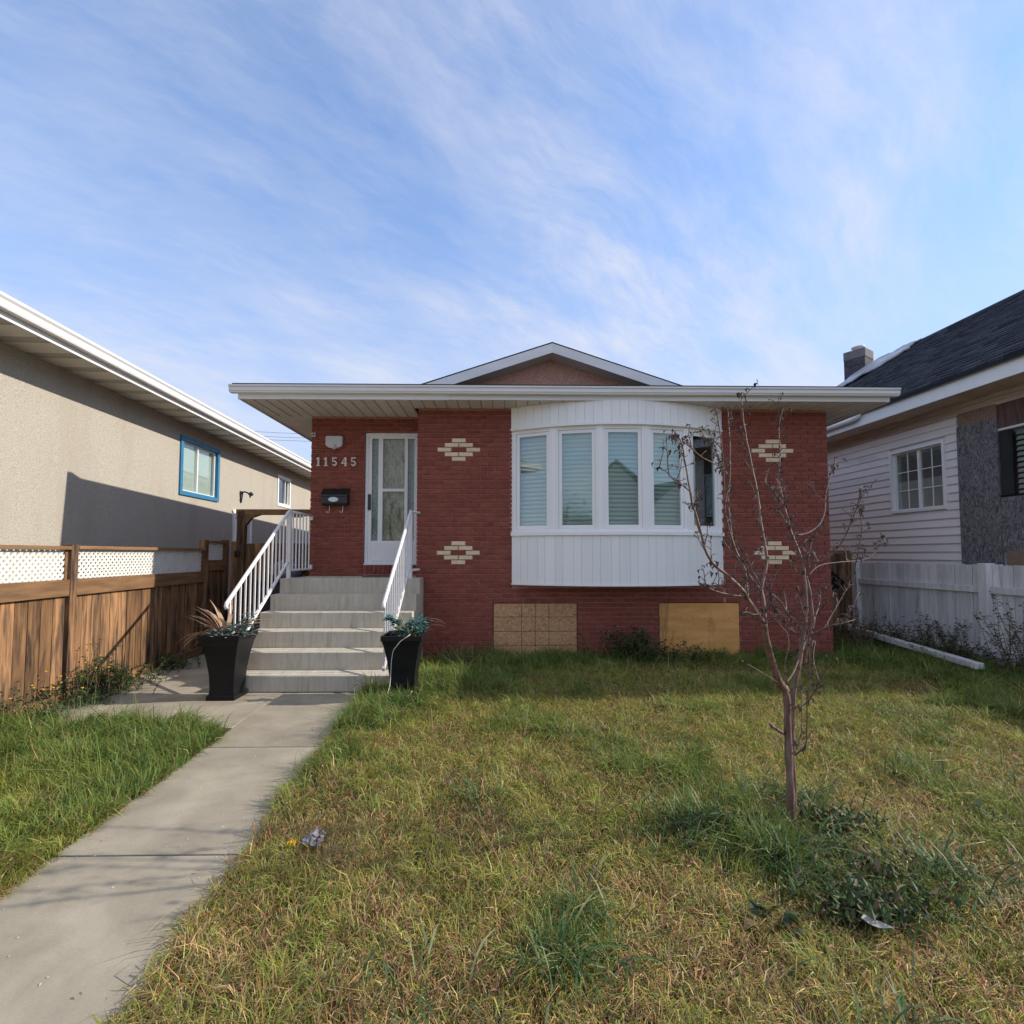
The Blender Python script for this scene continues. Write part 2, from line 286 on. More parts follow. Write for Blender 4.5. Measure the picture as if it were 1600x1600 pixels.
# ================================================================ GROUND AND WALK
MB().poly([(-200,-200,-.03),(200,-200,-.03),(200,200,-.03),(-200,200,-.03)], [(0,1,2,3)]).build('ground', M['soil'], kind='structure')
walk = tag(thing('walkway', None, None, (-1.6, 3, 0)), kind='structure')
def wl(Y): return -2.02-.055*Y
def wr(Y): return -1.10-.055*Y
js = [-3.0, -1.585, -.20, 1.188, 2.577, 3.967, 5.49]
for a, b in zip(js[:-1], js[1:]):
    g = .006
    MB().slab([(wl(a), a+g, .0), (wr(a), a+g, .0), (wr(b), b-g, .0), (wl(b), b-g, .0)], .1).build('concrete_slab', M['concrete'], walk, bevel=.004)
for a, b in ((4.40, 5.98), (5.99, 7.3), (7.31, 8.6)):
    xr = (wl(a)-.0015, wl(b)-.0015) if b < 6 else (-2.975, -2.975)
    if b < 6: pts = [(-4.27, a, .0), (wl(a)-.0015, a, 0), (wl(5.49)-.0015, 5.49, 0), (-2.975, 5.50, 0), (-2.975, b, 0), (-4.31, b, 0)]
    else: pts = [(-4.34, a, 0), (xr[0], a, 0), (xr[1], b, 0), (-4.42, b, 0)]
    MB().slab(pts, .1).build('concrete_slab', M['concrete'], walk, bevel=.004)
# ================================================================ BRICK HOUSE
YM, YR = 7.2, 7.67
XL, XC, XR = -2.88, -1.21, 4.65
BX0, BX1 = .126, 3.106
ZS = 3.52                                          # soffit
house = thing('brick_house', 'red brick bungalow with a curved white bay window and low front gable', 'house', (.9, 7.2, 0))
w = MB(); k = .010                                 # mortar-faced wall behind the bricks
WIN1, WIN2 = (-.142, 1.045), (2.186, 3.338); WZ = .772
def wseg(x0, x1, z0, z1, y=YM): w.box(x0, x1, y+k, y+.25, z0, z1)
wseg(XC+k, BX0, 0, ZS) if False else None
wseg(XC+k, WIN1[0], 0, ZS); wseg(WIN1[0], BX0, WZ, ZS); wseg(BX0, WIN1[1], WZ, 1.10)
wseg(WIN1[1], WIN2[0], 0, 1.10); wseg(WIN2[0], BX1, WZ, 1.10); wseg(BX1, WIN2[1], WZ, ZS); wseg(WIN2[1], XR, 0, ZS)
DX0, DX1, DZ0, DZ1 = -2.085, -1.245, 1.295, 3.29
w.box(XL+k, DX0, YR+k, YR+.25, 0, ZS); w.box(DX0, DX1, YR+k, YR+.25, 0, DZ0); w.box(DX0, DX1, YR+k, YR+.25, DZ1, ZS); w.box(DX1, XC+.3, YR+k, YR+.25, 0, ZS)
w.box(XC+k, XC+.25, YM+.25, YR+k, 0, ZS)
w.box(XR-.25, XR-k, YM+.25, 18, 0, ZS); w.box(XL+k, XL+.25, YR+.25, 18, 0, ZS); w.box(XL+.25, XR-.25, 17.75, 18, 0, ZS)
w.build('wall', M['mortar'], house)
# bricks
MOD, CRS, BH, JT = .2034, (2.928-1.470)/22, .0545, .0125
Z0 = 2.928
stuffb = MB(); cand = []
bmesh1 = MB().cbox(-.5, .5, -.011, .012, -.5, .5, .0).mesh('brick', M['brick'])
bm = MB(); bm.cbox(-(MOD-JT)/2, (MOD-JT)/2, -.006, .03, -BH/2, BH/2, .004); brick_me = bm.mesh('brick', M['brick'])
bm = MB(); bm.cbox(-(MOD-JT)/2, (MOD-JT)/2, -.012, .03, -BH/2, BH/2, .0035); cream_me = bm.mesh('cream_brick', M['cream'])
ncream = 0
def lay(x0, x1, z0, z1, anchor, y, diamonds=(), single=False, skip=()):
    """running bond between x0..x1; anchor = x centre of a brick in the even courses"""
    global ncream
    n0, n1 = math.ceil((z0-Z0+BH/2)/CRS-1e-3), math.floor((z1-Z0-BH/2)/CRS+1e-3)
    for r in range(n0, n1+1):
        z = Z0+r*CRS; a = anchor + (MOD/2 if r % 2 else 0)
        k0 = math.floor((x0-a)/MOD)-1
        for q in range(k0, k0+80):
            xa, xb = a+q*MOD-(MOD-JT)/2, a+q*MOD+(MOD-JT)/2
            xa2, xb2 = max(xa, x0+.001), min(xb, x1-.001)
            if xb2-xa2 < .03: continue
            if any(xb2 > s[0] and xa2 < s[1] and z+BH/2 > s[2] and z-BH/2 < s[3] for s in skip):
                pieces = []
                for s in skip:
                    if z+BH/2 > s[2] and z-BH/2 < s[3] and xb2 > s[0] and xa2 < s[1]:
                        if xa2 < s[0]-.03: pieces.append((xa2, s[0]-.002))
                        if xb2 > s[1]+.03: pieces.append((s[1]+.002, xb2))
            else: pieces = [(xa2, xb2)]
            for pa, pb in pieces:
                full = abs((pb-pa)-(MOD-JT)) < 1e-4
                isc = False
                for rc in diamonds:
                    d = r-rc; cx = (pa+pb)/2-anchor
                    if full and ((d == 0 and .7 < abs(cx)/MOD < 1.3) or (abs(d) == 1 and abs(cx)/MOD < .6) or (abs(d) == 2 and abs(cx)/MOD < .2)): isc = True
                yy = y + random.uniform(-.0015, .0015)
                if isc:
                    put('cream_brick', cream_me, ((pa+pb)/2, yy, z), house); ncream += 1
                elif single: cand.append((pa, pb, yy, z, full))
                else: stuffb.cbox(pa, pb, yy-.006, yy+.03, z-BH/2, z+BH/2, .0035)
AL, AR = -.627, 3.853
SK1 = (WIN1[0], WIN1[1], 0, WZ); SK2 = (WIN2[0], WIN2[1], 0, WZ)
lay(XC, BX0, 0, ZS, AL, YM, (0, -22), True, (SK1,))
lay(BX0, BX1, 0, 1.03, AL, YM, (), False, (SK1, SK2))
lay(BX1, XR, 0, ZS, AR, YM, (0, -22), False, (SK2,))
lay(XL, XC-.012, .2, ZS, -2.47, YR, (), False, ((DX0-.004, DX1+.2, DZ0-.14, DZ1),))
# soldier course under the door
x = DX0
while x < XC-.08:
    stuffb.cbox(x+.004, x+.062, YR-.012, YR+.06, DZ0-.132, DZ0-.006, .003); x += .067
cand.sort(key=lambda c: -c[3])
for i, c in enumerate(cand):
    if i < 300: put('brick', brick_me, ((c[0]+c[1])/2, c[2], c[3]), house, scale=((c[1]-c[0])/(MOD-JT), 1, 1))
    else: stuffb.cbox(c[0], c[1], c[2]-.006, c[2]+.03, c[3]-BH/2, c[3]+BH/2, .0035)
# corner returns
for (x, y0, y1) in ((XC, YM+.03, YR), (XR, YM+.03, 8.4), (XL, YR+.03, 8.4)):
    for r in range(-43, 9):
        z = Z0+r*CRS; y = y0 + (0 if r % 2 else -.1)
        while y < y1:
            a, b = max(y, y0), min(y+MOD-JT, y1)
            if b-a > .03:
                if x == XR: stuffb.box(x-.02, x+.008, a, b, z-BH/2, z+BH/2)
                else: stuffb.box(x-.008, x+.02, a, b, z-BH/2, z+BH/2)
            y += MOD
stuffb.build('brickwork', M['brick'], house, kind='stuff')
# ---- eaves
EX0, EX1, EY = -3.515, 5.245, 6.76
x = EX0+.012; i = 0
while x < EX1-.05:
    x1 = min(x+.159, EX1-.012)
    y1 = YR-.002 if x < XC-.1 else (YM-.002 if x1 < XR else 8.6)
    p = MB(); zz = ZS
    y0 = EY+.021
    p.prism([(x+.007, zz), (x1-.020, zz), (x1-.018, zz-.007), (x1-.008, zz-.007), (x1-.006, zz+.004), (x1, zz+.012), (x, zz+.012)], y0, min(y1, 8.6), 'y')
    p.build('soffit_panel', M['soffit'], house); x += .16; i += 1
y = YR
while y < 17.9:                                    # side soffits run the other way
    MB().box(EX0+.02, XL-.01, y+.003, y+.297, ZS+.001, ZS+.012).build('soffit_panel', M['soffit'], house)
    if y > 8.6: MB().box(XR+.01, EX1-.02, y+.003, y+.297, ZS+.001, ZS+.012).build('soffit_panel', M['soffit'], house)
    y += .3
MB().box(EX0, -.72, EY-.008, EY+.018, ZS-.012, ZS+.085).build('fascia', M['gutter'], house)
MB().box(-.722, EX1, EY, EY+.018, ZS-.006, ZS+.085).build('fascia', M['gutter'], house)
MB().box(EX0, EX0+.018, EY+.018, 18.2, ZS-.012, ZS+.085).build('fascia', M['gutter'], house)
MB().box(EX1-.018, EX1, EY+.018, 18.2, ZS-.012, ZS+.085).build('fascia', M['gutter'], house)
gp = [(EY-.009, 3.575), (EY-.075, 3.575), (EY-.082, 3.592), (EY-.092, 3.600), (EY-.092, 3.640), (EY-.110, 3.652), (EY-.112, 3.672), (EY-.100, 3.672), (EY-.100, 3.66), (EY-.082, 3.645), (EY-.082, 3.605), (EY-.02, 3.585), (EY-.02, 3.665), (EY-.009, 3.665)]
MB().prism(gp, EX0-.075, EX1+.075, 'x').build('gutter', M['gutter'], house)
for xx in (EX0-.0795, EX1+.0755):
    MB().prism([(EY-.009, 3.575), (EY-.075, 3.575), (EY-.092, 3.600), (EY-.092, 3.640), (EY-.112, 3.672), (EY-.009, 3.672)], xx, xx+.004, 'x').build('gutter_end_cap', M['gutter'], house)
# ---- roof
RX, RZ, PIT_R = .81, 4.955, .333
def rz(x): return RZ-PIT_R*abs(x-RX)
GY = 8.28
rf = MB()
EZ = 3.655
rf.slab([(EX0-.03, EY-.03, EZ), (-1.78, GY, rz(-1.78)), (-1.78, 18.4, rz(-1.78)), (EX0-.03, 18.4, EZ)], .03)
rf.slab([(-1.779, GY, rz(-1.78)), (RX, GY, RZ), (RX, 18.4, RZ), (-1.779, 18.4, rz(-1.78))], .03)
rf.slab([(EX1+.03, EY-.03, EZ), (EX1+.03, 18.4, EZ), (3.401, 18.4, rz(3.40)), (3.401, GY, rz(3.40))], .03)
rf.slab([(RX, GY, RZ), (3.40, GY, rz(3.40)), (3.40, 18.4, rz(3.40)), (RX, 18.4, RZ)], .03)
rf.build('roof', M['shingle'], house)
MB().slab([(EX0-.05, EY-.07, 3.70), (EX1+.05, EY-.07, 3.70), (3.40, 8.62, 4.21), (-1.78, 8.62, 4.21)], .03).build('skirt_roof', M['shingle'], house)
for sgn in (-1, 1):
    xe = -1.9 if sgn < 0 else 3.52
    f = MB(); z0 = RZ-.033; ze = rz(xe)-.033
    q = [(xe, ze), (RX, z0), (RX, z0-.155), (xe, ze-.155)]
    f.prism(q, GY-.022, GY+.002, 'y'); f.build('rake_fascia', M['gutter'], house)
    f = MB(); q = [(xe, ze-.13), (RX, z0-.13), (RX, z0-.145), (xe, ze-.145)]
    f.prism(q, GY+.004, 8.62, 'y'); f.build('rake_soffit', M['soffit'], house)
MB().poly([(-2.6, 8.6, 3.9), (4.2, 8.6, 3.9), (RX, 8.6, RZ-.15), (-2.6, 8.7, 3.9), (4.2, 8.7, 3.9), (RX, 8.7, RZ-.15)], [(0,1,2), (5,4,3), (0,3,4,1), (1,4,5,2), (2,5,3,0)]).build('gable_wall', M['pink'], house)
# ---- bay window
BR, BCX, BCY, BA = 2.85, 1.616, 9.63, math.radians(31.5)
def arc(t, r=BR): return (BCX+r*math.sin(t), BCY-r*math.cos(t))
nst = 26
def strips(name, r, z0, z1, mat, pattern):
    t = -BA; i = 0
    while t < BA-1e-3:
        dt = min(pattern[i % len(pattern)]/r, BA-t); tm = t+dt/2; p = arc(tm, r); hw = r*math.sin(dt/2)
        b = MB((p[0], p[1], tm))
        b.prism([(-hw+.0035, .0), (hw-.0035, .0), (hw, .007), (hw, .03), (-hw, .03), (-hw, .007)], z0, z1, 'z')
        b.build(name, mat, house); t += dt; i += 1
strips('bay_panel', BR+.03, 3.225, 3.518, M['vinyl'], (.118,))
strips('bay_panel', BR+.012, 1.045, 1.705, M['vinyl'], (.145, .105))
def arcband(r0, r1, z0, z1, nseg=30):
    b = MB(); pts = []
    for i in range(nseg+1):
        t = -BA+2*BA*i/nseg
        a, c = arc(t, r0), arc(t, r1); pts += [(a[0], a[1], z0), (c[0], c[1], z0), (c[0], c[1], z1), (a[0], a[1], z1)]
    fs = []
    for i in range(nseg):
        for q in range(4): fs.append((4*i+q, 4*i+(q+1) % 4, 4*i+4+(q+1) % 4, 4*i+4+q))
    fs += [(3, 2, 1, 0), (4*nseg, 4*nseg+1, 4*nseg+2, 4*nseg+3)]
    return b.poly(pts, fs)
arcband(BR-.03, BR+.042, 3.190, 3.224).build('bay_head_trim', M['vinyl'], house)
arcband(BR-.03, BR+.040, 1.706, 1.752).build('bay_sill', M['vinyl'], house)
arcband(BR-.05, BR+.022, 1.025, 1.044).build('bay_bottom_trim', M['vinyl'], house)
b = MB(); n = 24; pts = []
for z in (1.028, 1.04): pts += [(*arc(-BA+2*BA*i/n, BR-.06), z) for i in range(n+1)]
b.poly(pts, [tuple(range(n+1)), tuple(range(2*n+1, n, -1))]+[(i, i+1, n+2+i, n+1+i) for i in range(n)]).build('bay_floor', M['dark'], house)
SEG = BA*2/5; HW = BR*math.sin(SEG/2)
for i in range(5):
    tm = -BA+SEG*(i+.5); p = arc(tm, BR*math.cos(SEG/2)); fr = (p[0], p[1], tm)
    z0, z1 = 1.752, 3.190
    wn = MB(fr)
    for (a, b_, za, zb) in ((-HW+.022, -HW+.062, z0, z1), (HW-.062, HW-.022, z0, z1)): wn.box(a, b_, .0, .07, za, zb)
    wn.box(-HW+.062, HW-.062, .0, .07, z1-.045, z1); wn.box(-HW+.062, HW-.062, .0, .07, z0, z0+.045)
    fo = wn.build('window_frame', M['vinyl'], house)
    s = MB(fr); x0, x1, za, zb = -HW+.064, HW-.064, z0+.047, z1-.047
    s.box(x0, x0+.046, .014, .06, za, zb); s.box(x1-.046, x1, .014, .06, za, zb); s.box(x0+.046, x1-.046, .014, .06, zb-.046, zb); s.box(x0+.046, x1-.046, .014, .06, za, za+.046)
    s.build('sash', M['vinyl'], fo)
    MB(fr).box(x0+.044, x1-.044, .034, .038, za+.044, zb-.044).build('pane', M['pane'] if i in (1, 2, 3) else M['pane_side'], fo)
    if i < 4:
        b = MB(fr); m = 21; pts = []; ph = (zb-za-.09)/m
        prof = []
        for q in range(m):
            z = za+.05+ph*q; prof += [(.118, z), (.104, z+ph*.30), (.110, z+ph*.80), (.150, z+ph*.86), (.150, z+ph*.97)]
        for y, z in prof: pts += [(-HW+.03, y, z), (HW-.03, y, z), (-HW+.03, y+.004, z), (HW-.03, y+.004, z)]
        b.poly(pts, [f for q in range(len(prof)-1) for f in ((4*q, 4*q+1, 4*q+5, 4*q+4), (4*q+3, 4*q+2, 4*q+6, 4*q+7))])
        b.build('window_shade', M['shade'], fo)
for i in range(6):
    t = -BA+SEG*i; p = arc(t, BR); MB((p[0], p[1], t)).box(-.022, .022, -.004, .07, 1.752, 3.190).build('mullion', M['vinyl'], house)
rm = MB()                                          # room behind the bay
rm.box(BX0, BX1, 10.4, 10.5, 1.0, 3.6); rm.box(BX0-.1, BX0, 7.46, 10.5, 1.0, 3.6); rm.box(BX1, BX1+.1, 7.46, 10.5, 1.0, 3.6)
rm.box(BX0, BX1, 7.3, 10.5, 3.535, 3.6); rm.box(BX0, BX1, 7.46, 10.5, .95, 1.05); rm.build('room', M['room'], house)
# ---- doorway
fy = YR+.035
fr = MB(); fr.box(DX0+.012, DX0+.055, fy, fy+.08, DZ0, DZ1-.01); fr.box(DX1-.02, DX1+.022, fy, fy+.08, DZ0, DZ1-.01); fr.box(DX0+.055, DX1-.02, fy, fy+.08, DZ1-.06, DZ1-.01)
fr.build('door_frame', M['white'], house)
MB().box(DX0+.012, DX1+.022, fy-.05, fy+.03, DZ0-.004, DZ0+.016).build('threshold', M['gutter'], house)
def dx(px): return atY(px, 760, 7.715)[0]
def dz(py): return atY(610, py, 7.715)[2]
d = MB(); y0, y1 = fy+.006, fy+.04
xs = dict(l0=DX0+.056, l1=dx(580.8), l2=dx(591), l3=dx(598), r0=dx(632), r1=dx(637), r2=dx(647.2), r3=DX1-.021)
zt, zg, zb = DZ1-.061, dz(685.5), dz(845)
d.box(xs['l0'], xs['l1'], y0, y1, DZ0+.016, zt); d.box(xs['r2'], xs['r3'], y0, y1, DZ0+.016, zt)
d.box(xs['l1'], xs['r2'], y0, y1, zg, zt); d.box(xs['l1'], xs['r2'], y0+.004, y1, DZ0+.016, zb)
d.box(xs['l2'], xs['l3'], y0, y1, zb, zg); d.box(xs['r0'], xs['r1'], y0, y1, zb, zg)
d.box(xs['l3'], xs['r0'], y0+.002, y1, dz(768), dz(763.5))
door = d.build('storm_door', M['white'], house)
MB().box(xs['l1']+.02, xs['r2']-.02, y0-.006, y0+.003, DZ0+.05, zb-.035).build('kick_panel', M['white'], door, bevel=.004)
MB().box(xs['l3'], xs['r0'], y0+.022, y0+.026, zb, zg).build('pane', M['storm'], door)
MB().box(xs['l1'], xs['l2'], y0+.022, y0+.026, zb, zg).build('pane', M['storm'], door)
MB().box(xs['r1'], xs['r2'], y0+.022, y0+.026, zb, zg).build('pane', M['storm'], door)
MB().box(xs['l0']-.001, xs['l0']+.042, y0-.03, y0-.001, dz(797), dz(772.5)).build('door_handle', M['black_metal'], door, bevel=.008)
b = MB(); b.box(DX0+.05, DX1, fy+.085, fy+.12, DZ0, DZ1-.06); inner = b.build('inner_door', M['white'], house)
MB().box(xs['l3']-.02, xs['r0']+.02, fy+.078, fy+.084, zb-.05, zg+.02).build('textured_pane', M['door_in'], inner)
MB().box(xs['l1']-.01, xs['l2']+.005, fy+.078, fy+.084, zb, zg).build('sidelite', M['door_lite'], inner)
MB().box(xs['r1']-.005, xs['r2']+.01, fy+.078, fy+.084, zb, zg).build('sidelite', M['door_lite'], inner)
# ---- boards over the basement windows
def board(name, label, wx, z0, m, grid):
    t = thing(name, label, 'board', ((wx[0]+wx[1])/2, YM, z0))
    x0, x1 = wx[0]+.012, wx[1]-.012
    b = MB().box(x0, x1, YM+.012, YM+.028, z0, WZ-.012); b.build('sheet', M[m], t)
    bb = MB().box(wx[0]+.004, wx[1]-.004, YM+.05, YM+.2, 0, WZ-.004); bb.build('backing', M['dark'], t)
    if grid:
        for f in (.335, .50, .665): MB().box(x0+(x1-x0)*f-.0025, x0+(x1-x0)*f+.0025, YM+.0095, YM+.0125, z0, WZ-.012).build('grid_line', M['black'], t)
        for f in (.24, .495, .755): MB().box(x0, x1, YM+.0095, YM+.0125, (WZ-.012)*f-.0025, (WZ-.012)*f+.0025).build('grid_line', M['black'], t)
    else:
        n = MB()
        for i in range(13):
            xx = x0+.05+(x1-x0-.1)*i/12+random.uniform(-.01, .01); zz = .545+random.uniform(-.006, .006)
            n.lathe([(.0001, 0), (.007, .0), (.007, .003), (.0001, .003)], (0, 0, 0), 6) if False else n.box(xx-.005, xx+.005, YM+.009, YM+.0125, zz-.005, zz+.005)
        n.build('nail_head', M['rust'], t, kind='stuff')
board('strand_board', 'speckled strand board with a black grid covering the basement window beside the planter', WIN1, 0, 'osb', True)
board('plywood_board', 'smooth yellow plywood covering the basement window behind the young tree', WIN2, 0, 'ply', False)
# ---- things on the brick wall beside the door
def rx(px, Y=YR): return atY(px, 760, Y)[0]
def rzz(py, Y=YR): return atY(530, py, Y)[2]
num = thing('house_number', 'pale house number 11545 on the brick beside the front door', 'house number', (rx(525), YR, rzz(729)))
def digit(ch, cx, z0, h):
    y0, y1 = YR-.034, YR-.012; b = MB(); t = h*.20; wd = h*.56; x0, x1 = cx-wd/2, cx+wd/2
    if ch == '1':
        b.box(cx-t/2, cx+t/2, y0, y1, z0+.012, z0+h); b.box(cx-wd*.42, cx+wd*.42, y0, y1, z0, z0+.012)
        b.prism([(cx-t/2, z0+h), (cx-t/2, z0+h*.8), (cx-wd*.45, z0+h*.72), (cx-wd*.45, z0+h*.80)], y0, y1, 'y')
    elif ch == '5':
        b.box(x0+.004, x1, y0, y1, z0+h*.86, z0+h); b.box(x0+.004, x0+t*.8, y0, y1, z0+h*.48, z0+h*.86)
        n = 12; cz = z0+h*.32; ro, ri = h*.32, h*.32-t*.8; pts = []
        for i in range(n+1):
            a = math.radians(125-285*i/n); pts.append((ro*.88*math.cos(a), ro*math.sin(a), ri*.80*math.cos(a), ri*math.sin(a)))
        for i in range(n):
            p, q = pts[i], pts[i+1]; b.prism([(cx+p[0], cz+p[1]), (cx+p[2], cz+p[3]), (cx+q[2], cz+q[3]), (cx+q[0], cz+q[1])], y0, y1, 'y')
    else:
        xb = cx+wd*.12
        b.box(xb, xb+t, y0, y1, z0+.012, z0+h); b.box(xb-.008, xb+t+.01, y0, y1, z0, z0+.012)
        b.box(x0-.004, xb, y0, y1, z0+h*.26, z0+h*.26+t*.7); b.box(xb+t, x1+.004, y0, y1, z0+h*.26, z0+h*.26+t*.7)
        b.prism([(xb, z0+h), (xb, z0+h*.80), (x0+t*.55, z0+h*.26+t*.7), (x0-.004, z0+h*.26+t*.7)], y0+.001, y1, 'y')
    b.build('digit_one' if ch == '1' else 'digit_five' if ch == '5' else 'digit_four', M['digit'], num)
for ch, px in zip('11545', (497.8, 509.6, 523, 538, 552.5)): digit(ch, rx(px), rzz(728.8), rzz(715.2)-rzz(728.8))
mb = thing('mailbox', 'black wall mailbox with an oval silver badge and two hooks below', 'mailbox', (rx(526.5), YR, rzz(798)))
mx0, mx1, mz0, mz1 = rx(506), rx(547.5), rzz(790.5), rzz(764)
MB().prism([(YR-.011, mz0), (YR-.10, mz0), (YR-.12, mz0+.03), (YR-.12, mz0+.135), (YR-.011, mz0+.17)], mx0+.008, mx1-.008, 'x').build('mailbox_body', M['black_metal'], mb, bevel=.006)
MB().prism([(YR-.011, mz1), (YR-.035, mz1), (YR-.132, mz1-.10), (YR-.134, mz1-.125), (YR-.122, mz1-.125), (YR-.011, mz1-.03)], mx0, mx1, 'x').build('mailbox_lid', M['black_metal'], mb, bevel=.004)
b = MB(); cx_, cz_ = rx(525.8), rzz(781.8); pts = [(cx_+.075*math.cos(2*math.pi*i/24), cz_+.036*math.sin(2*math.pi*i/24)) for i in range(24)]
b.prism(pts, YR-.136, YR-.118, 'y'); b.build('badge', M['silver'], mb, bevel=.003)
for px in (517.5, 538):
    x_ = rx(px); MB().tube([(x_, YR-.06, mz0+.01), (x_, YR-.06, mz0-.085), (x_-.006, YR-.075, mz0-.11), (x_-.022, YR-.095, mz0-.11), (x_-.026, YR-.10, mz0-.085)], .008, 6).build('hook', M['hook'], mb, True)
lt = thing('wall_light', 'white motion sensor wall light above the house number', 'wall light', (rx(522), YR, rzz(704)))
a, b_ = rx(509.5), rx(536); zt_, zb_ = rzz(682.5), rzz(704.5); c_ = (a+b_)/2; hh = zt_-zb_
MB().prism([(a, zt_-.012), (a+.02, zt_), (b_-.02, zt_), (b_, zt_-.012), (b_, zt_-hh*.62), (b_-.03, zt_-hh*.78), (c_+.05, zt_-hh*.86), (c_-.05, zt_-hh*.86), (a+.03, zt_-hh*.78), (a, zt_-hh*.62)], YR-.075, YR-.011, 'y').build('lamp_body', M['fixture'], lt, bevel=.012)
MB().lathe([(.0005, -.04), (.022, -.034), (.037, -.012), (.038, .012), (.03, .03), (.0005, .04)], (c_+.006, YR-.072, zb_+.045), 14).build('sensor_dome', M['fixture'], lt, True)
sc_ = thing('security_camera', 'tiny white square door camera high on the brick corner', 'camera', (rx(489.5), YR, rzz(684)))
q = rx(489.5); zq = rzz(680)
MB().box(q-.03, q+.03, YR-.035, YR-.011, zq-.032, zq+.032).build('housing', M['fixture'], sc_, bevel=.008)
MB().box(q-.013, q+.013, YR-.039, YR-.034, zq-.013, zq+.013).build('lens', M['black'], sc_)
# ================================================================ STEPS
steps = thing('concrete_steps', 'six grey concrete steps up to the front door landing', 'steps', (-2.05, 5.5, 0))
TRD = .275; SX0, SX1 = -2.96, -1.11; ynos = (1055.6, 1018.9, 986.6, 956.4, 929.6, 903.9)
zs = [.172, .365, .552, .742, .935, 1.128]
for i in range(5):
    y = 5.5+TRD*i; z1 = zs[i]
    MB().box(SX0, SX1, y, y+TRD-.001, .0, z1).build('step', M['step'], steps, bevel=.008)
MB().box(SX0-.003, SX1+.003, 5.5+TRD*5, YM-.014, 0, zs[5]).build('landing', M['step'], steps, bevel=.008)
MB().box(SX0+.09, XC-.013, YM-.0135, YR-.014, .0, zs[5]).build('landing', M['step'], steps)
mat_o = tag(MB().prism([(-1.98, zs[5]+.001), (-1.42, zs[5]+.001), (-1.42, zs[5]+.016), (-1.98, zs[5]+.016)], 7.25, 7.62, 'y').build('doormat', M['rust']), 'flat dark doormat on the landing under the storm door', 'doormat')
# ---- railings
def railing(label, x, yb, zb, yt, zt, landing):
    t = thing('stair_railing', label, 'railing', (x, yt, zs[5]), 'white metal railings beside the concrete steps')
    MB().tube([(x, yb+.012, zb-.05), (x, yb-.004, zb-.02), (x, yb+.01, zb+.006), (x, yt-.03, zt-.01), (x, yt+.03, zt+.005)], .021, 8).build('handrail', M['railing'], t, True)
    sl = (zt-zb)/(yt-yb)
    def top(y): return zb+sl*(y-yb)
    def bot(y): return top(y)-(.66 if x < -2 else .70)
    y0b = yb+.02; MB().bar((x, y0b, bot(y0b)), (x, yt, bot(yt)), .030, .026).build('bottom_rail', M['railing'], t)
    me = MB().box(-.008, .008, -.008, .008, 0, 1).mesh('baluster', M['railing'])
    y = yt-.075
    while y > yb+.02:
        put('baluster', me, (x, y, bot(y)), t, scale=(1, 1, top(y)-bot(y))); y -= .108
    MB().box(x-.022, x+.022, yt-.022, yt+.022, zs[5], zt).build('post', M['railing'], t)
    if landing:
        xe, ye = -2.845, YR-.035
        MB().tube([(x, yt, zt), (xe, ye, zt-.015)], .017, 8).build('landing_rail', M['railing'], t, True)
        MB().bar((x, yt, 1.235), (xe, ye, 1.235), .026, .026).build('landing_bottom_rail', M['railing'], t)
        for i in range(1, 7):
            f = i/6.6; put('baluster', me, (x+(xe-x)*f, yt+(ye-yt)*f, 1.235), t, scale=(1, 1, zt-.012-1.235))
        for z in (zt-.05, 1.265): MB().box(xe-.012, xe+.02, ye-.01, YR-.009, z-.03, z+.03).build('wall_bracket', M['railing'], t)
    else:
        for z in (zt-.005, 1.235): MB().tube([(x, yt, z), (x+.05, YM-.04, z), (x+.075, YM-.006, z)], .018, 8).build('wall_bracket', M['railing'], t, True)
    return t
railing('white metal stair railing on the fence side of the steps, turning along the landing', -2.90, 5.45, .93, 7.0, 2.035, True)
railing('white metal stair railing on the lawn side of the steps, ending at the brick corner', -1.245, 5.40, .93, 6.93, 2.035, False)
# ================================================================ LEFT STUCCO HOUSE
LW, LE = -5.2, -4.64
lh = thing('stucco_house', 'long beige stucco neighbour house with white eaves behind the wooden fence', 'house', lw(LW, 8))
YA, YB = 2.5, 19.0
wl_ = MB(LOT); ya, yb = ly(LW, YA), ly(LW, YB); xw = lx(LW)
WB = [(9.0, 10.36, 2.50, 3.555), (13.42, 14.35, 2.72, 3.54), (11.0, 11.9, .9, 2.36)]     # windows / side door: Y0 Y1 z0 z1
def lwall(y0, y1, z0, z1): wl_.box(xw-.25, xw, ly(LW, y0), ly(LW, y1), z0, z1)
lwall(YA, 9.0, 0, 3.80); lwall(9.0, 10.36, 0, 2.50); lwall(9.0, 10.36, 3.555, 3.80); lwall(10.36, 11.0, 0, 3.8); lwall(11.0, 11.9, 0, .9); lwall(11.0, 11.9, 2.36, 3.8)
lwall(11.9, 13.42, 0, 3.8); lwall(13.42, 14.35, 0, 2.72); lwall(13.42, 14.35, 3.54, 3.8); lwall(14.35, YB, 0, 3.8)
wl_.box(xw-8, xw-.25, ya, ya+.25, 0, 3.8); wl_.box(xw-8, xw-.25, yb-.25, yb, 0, 3.8); wl_.box(xw-8.25, xw-8, ya, yb, 0, 3.8)
wl_.build('wall', M['stucco'], lh)
xe = lx(LE); y = ya-.5; i = 0
while y < yb+.4:
    MB(LOT).prism([(y+.004, 3.775), (y+.296, 3.775), (y+.296, 3.79), (y+.004, 3.79)], xw-.02, xe-.02, 'x').build('soffit_panel', M['soffit_pale'], lh)
    MB(LOT).prism([(y+.300, 3.784), (y+.446, 3.784), (y+.446, 3.795), (y+.300, 3.795)], xw-.02, xe-.02, 'x').build('vent_panel', M['soffit_vent'], lh); y += .45
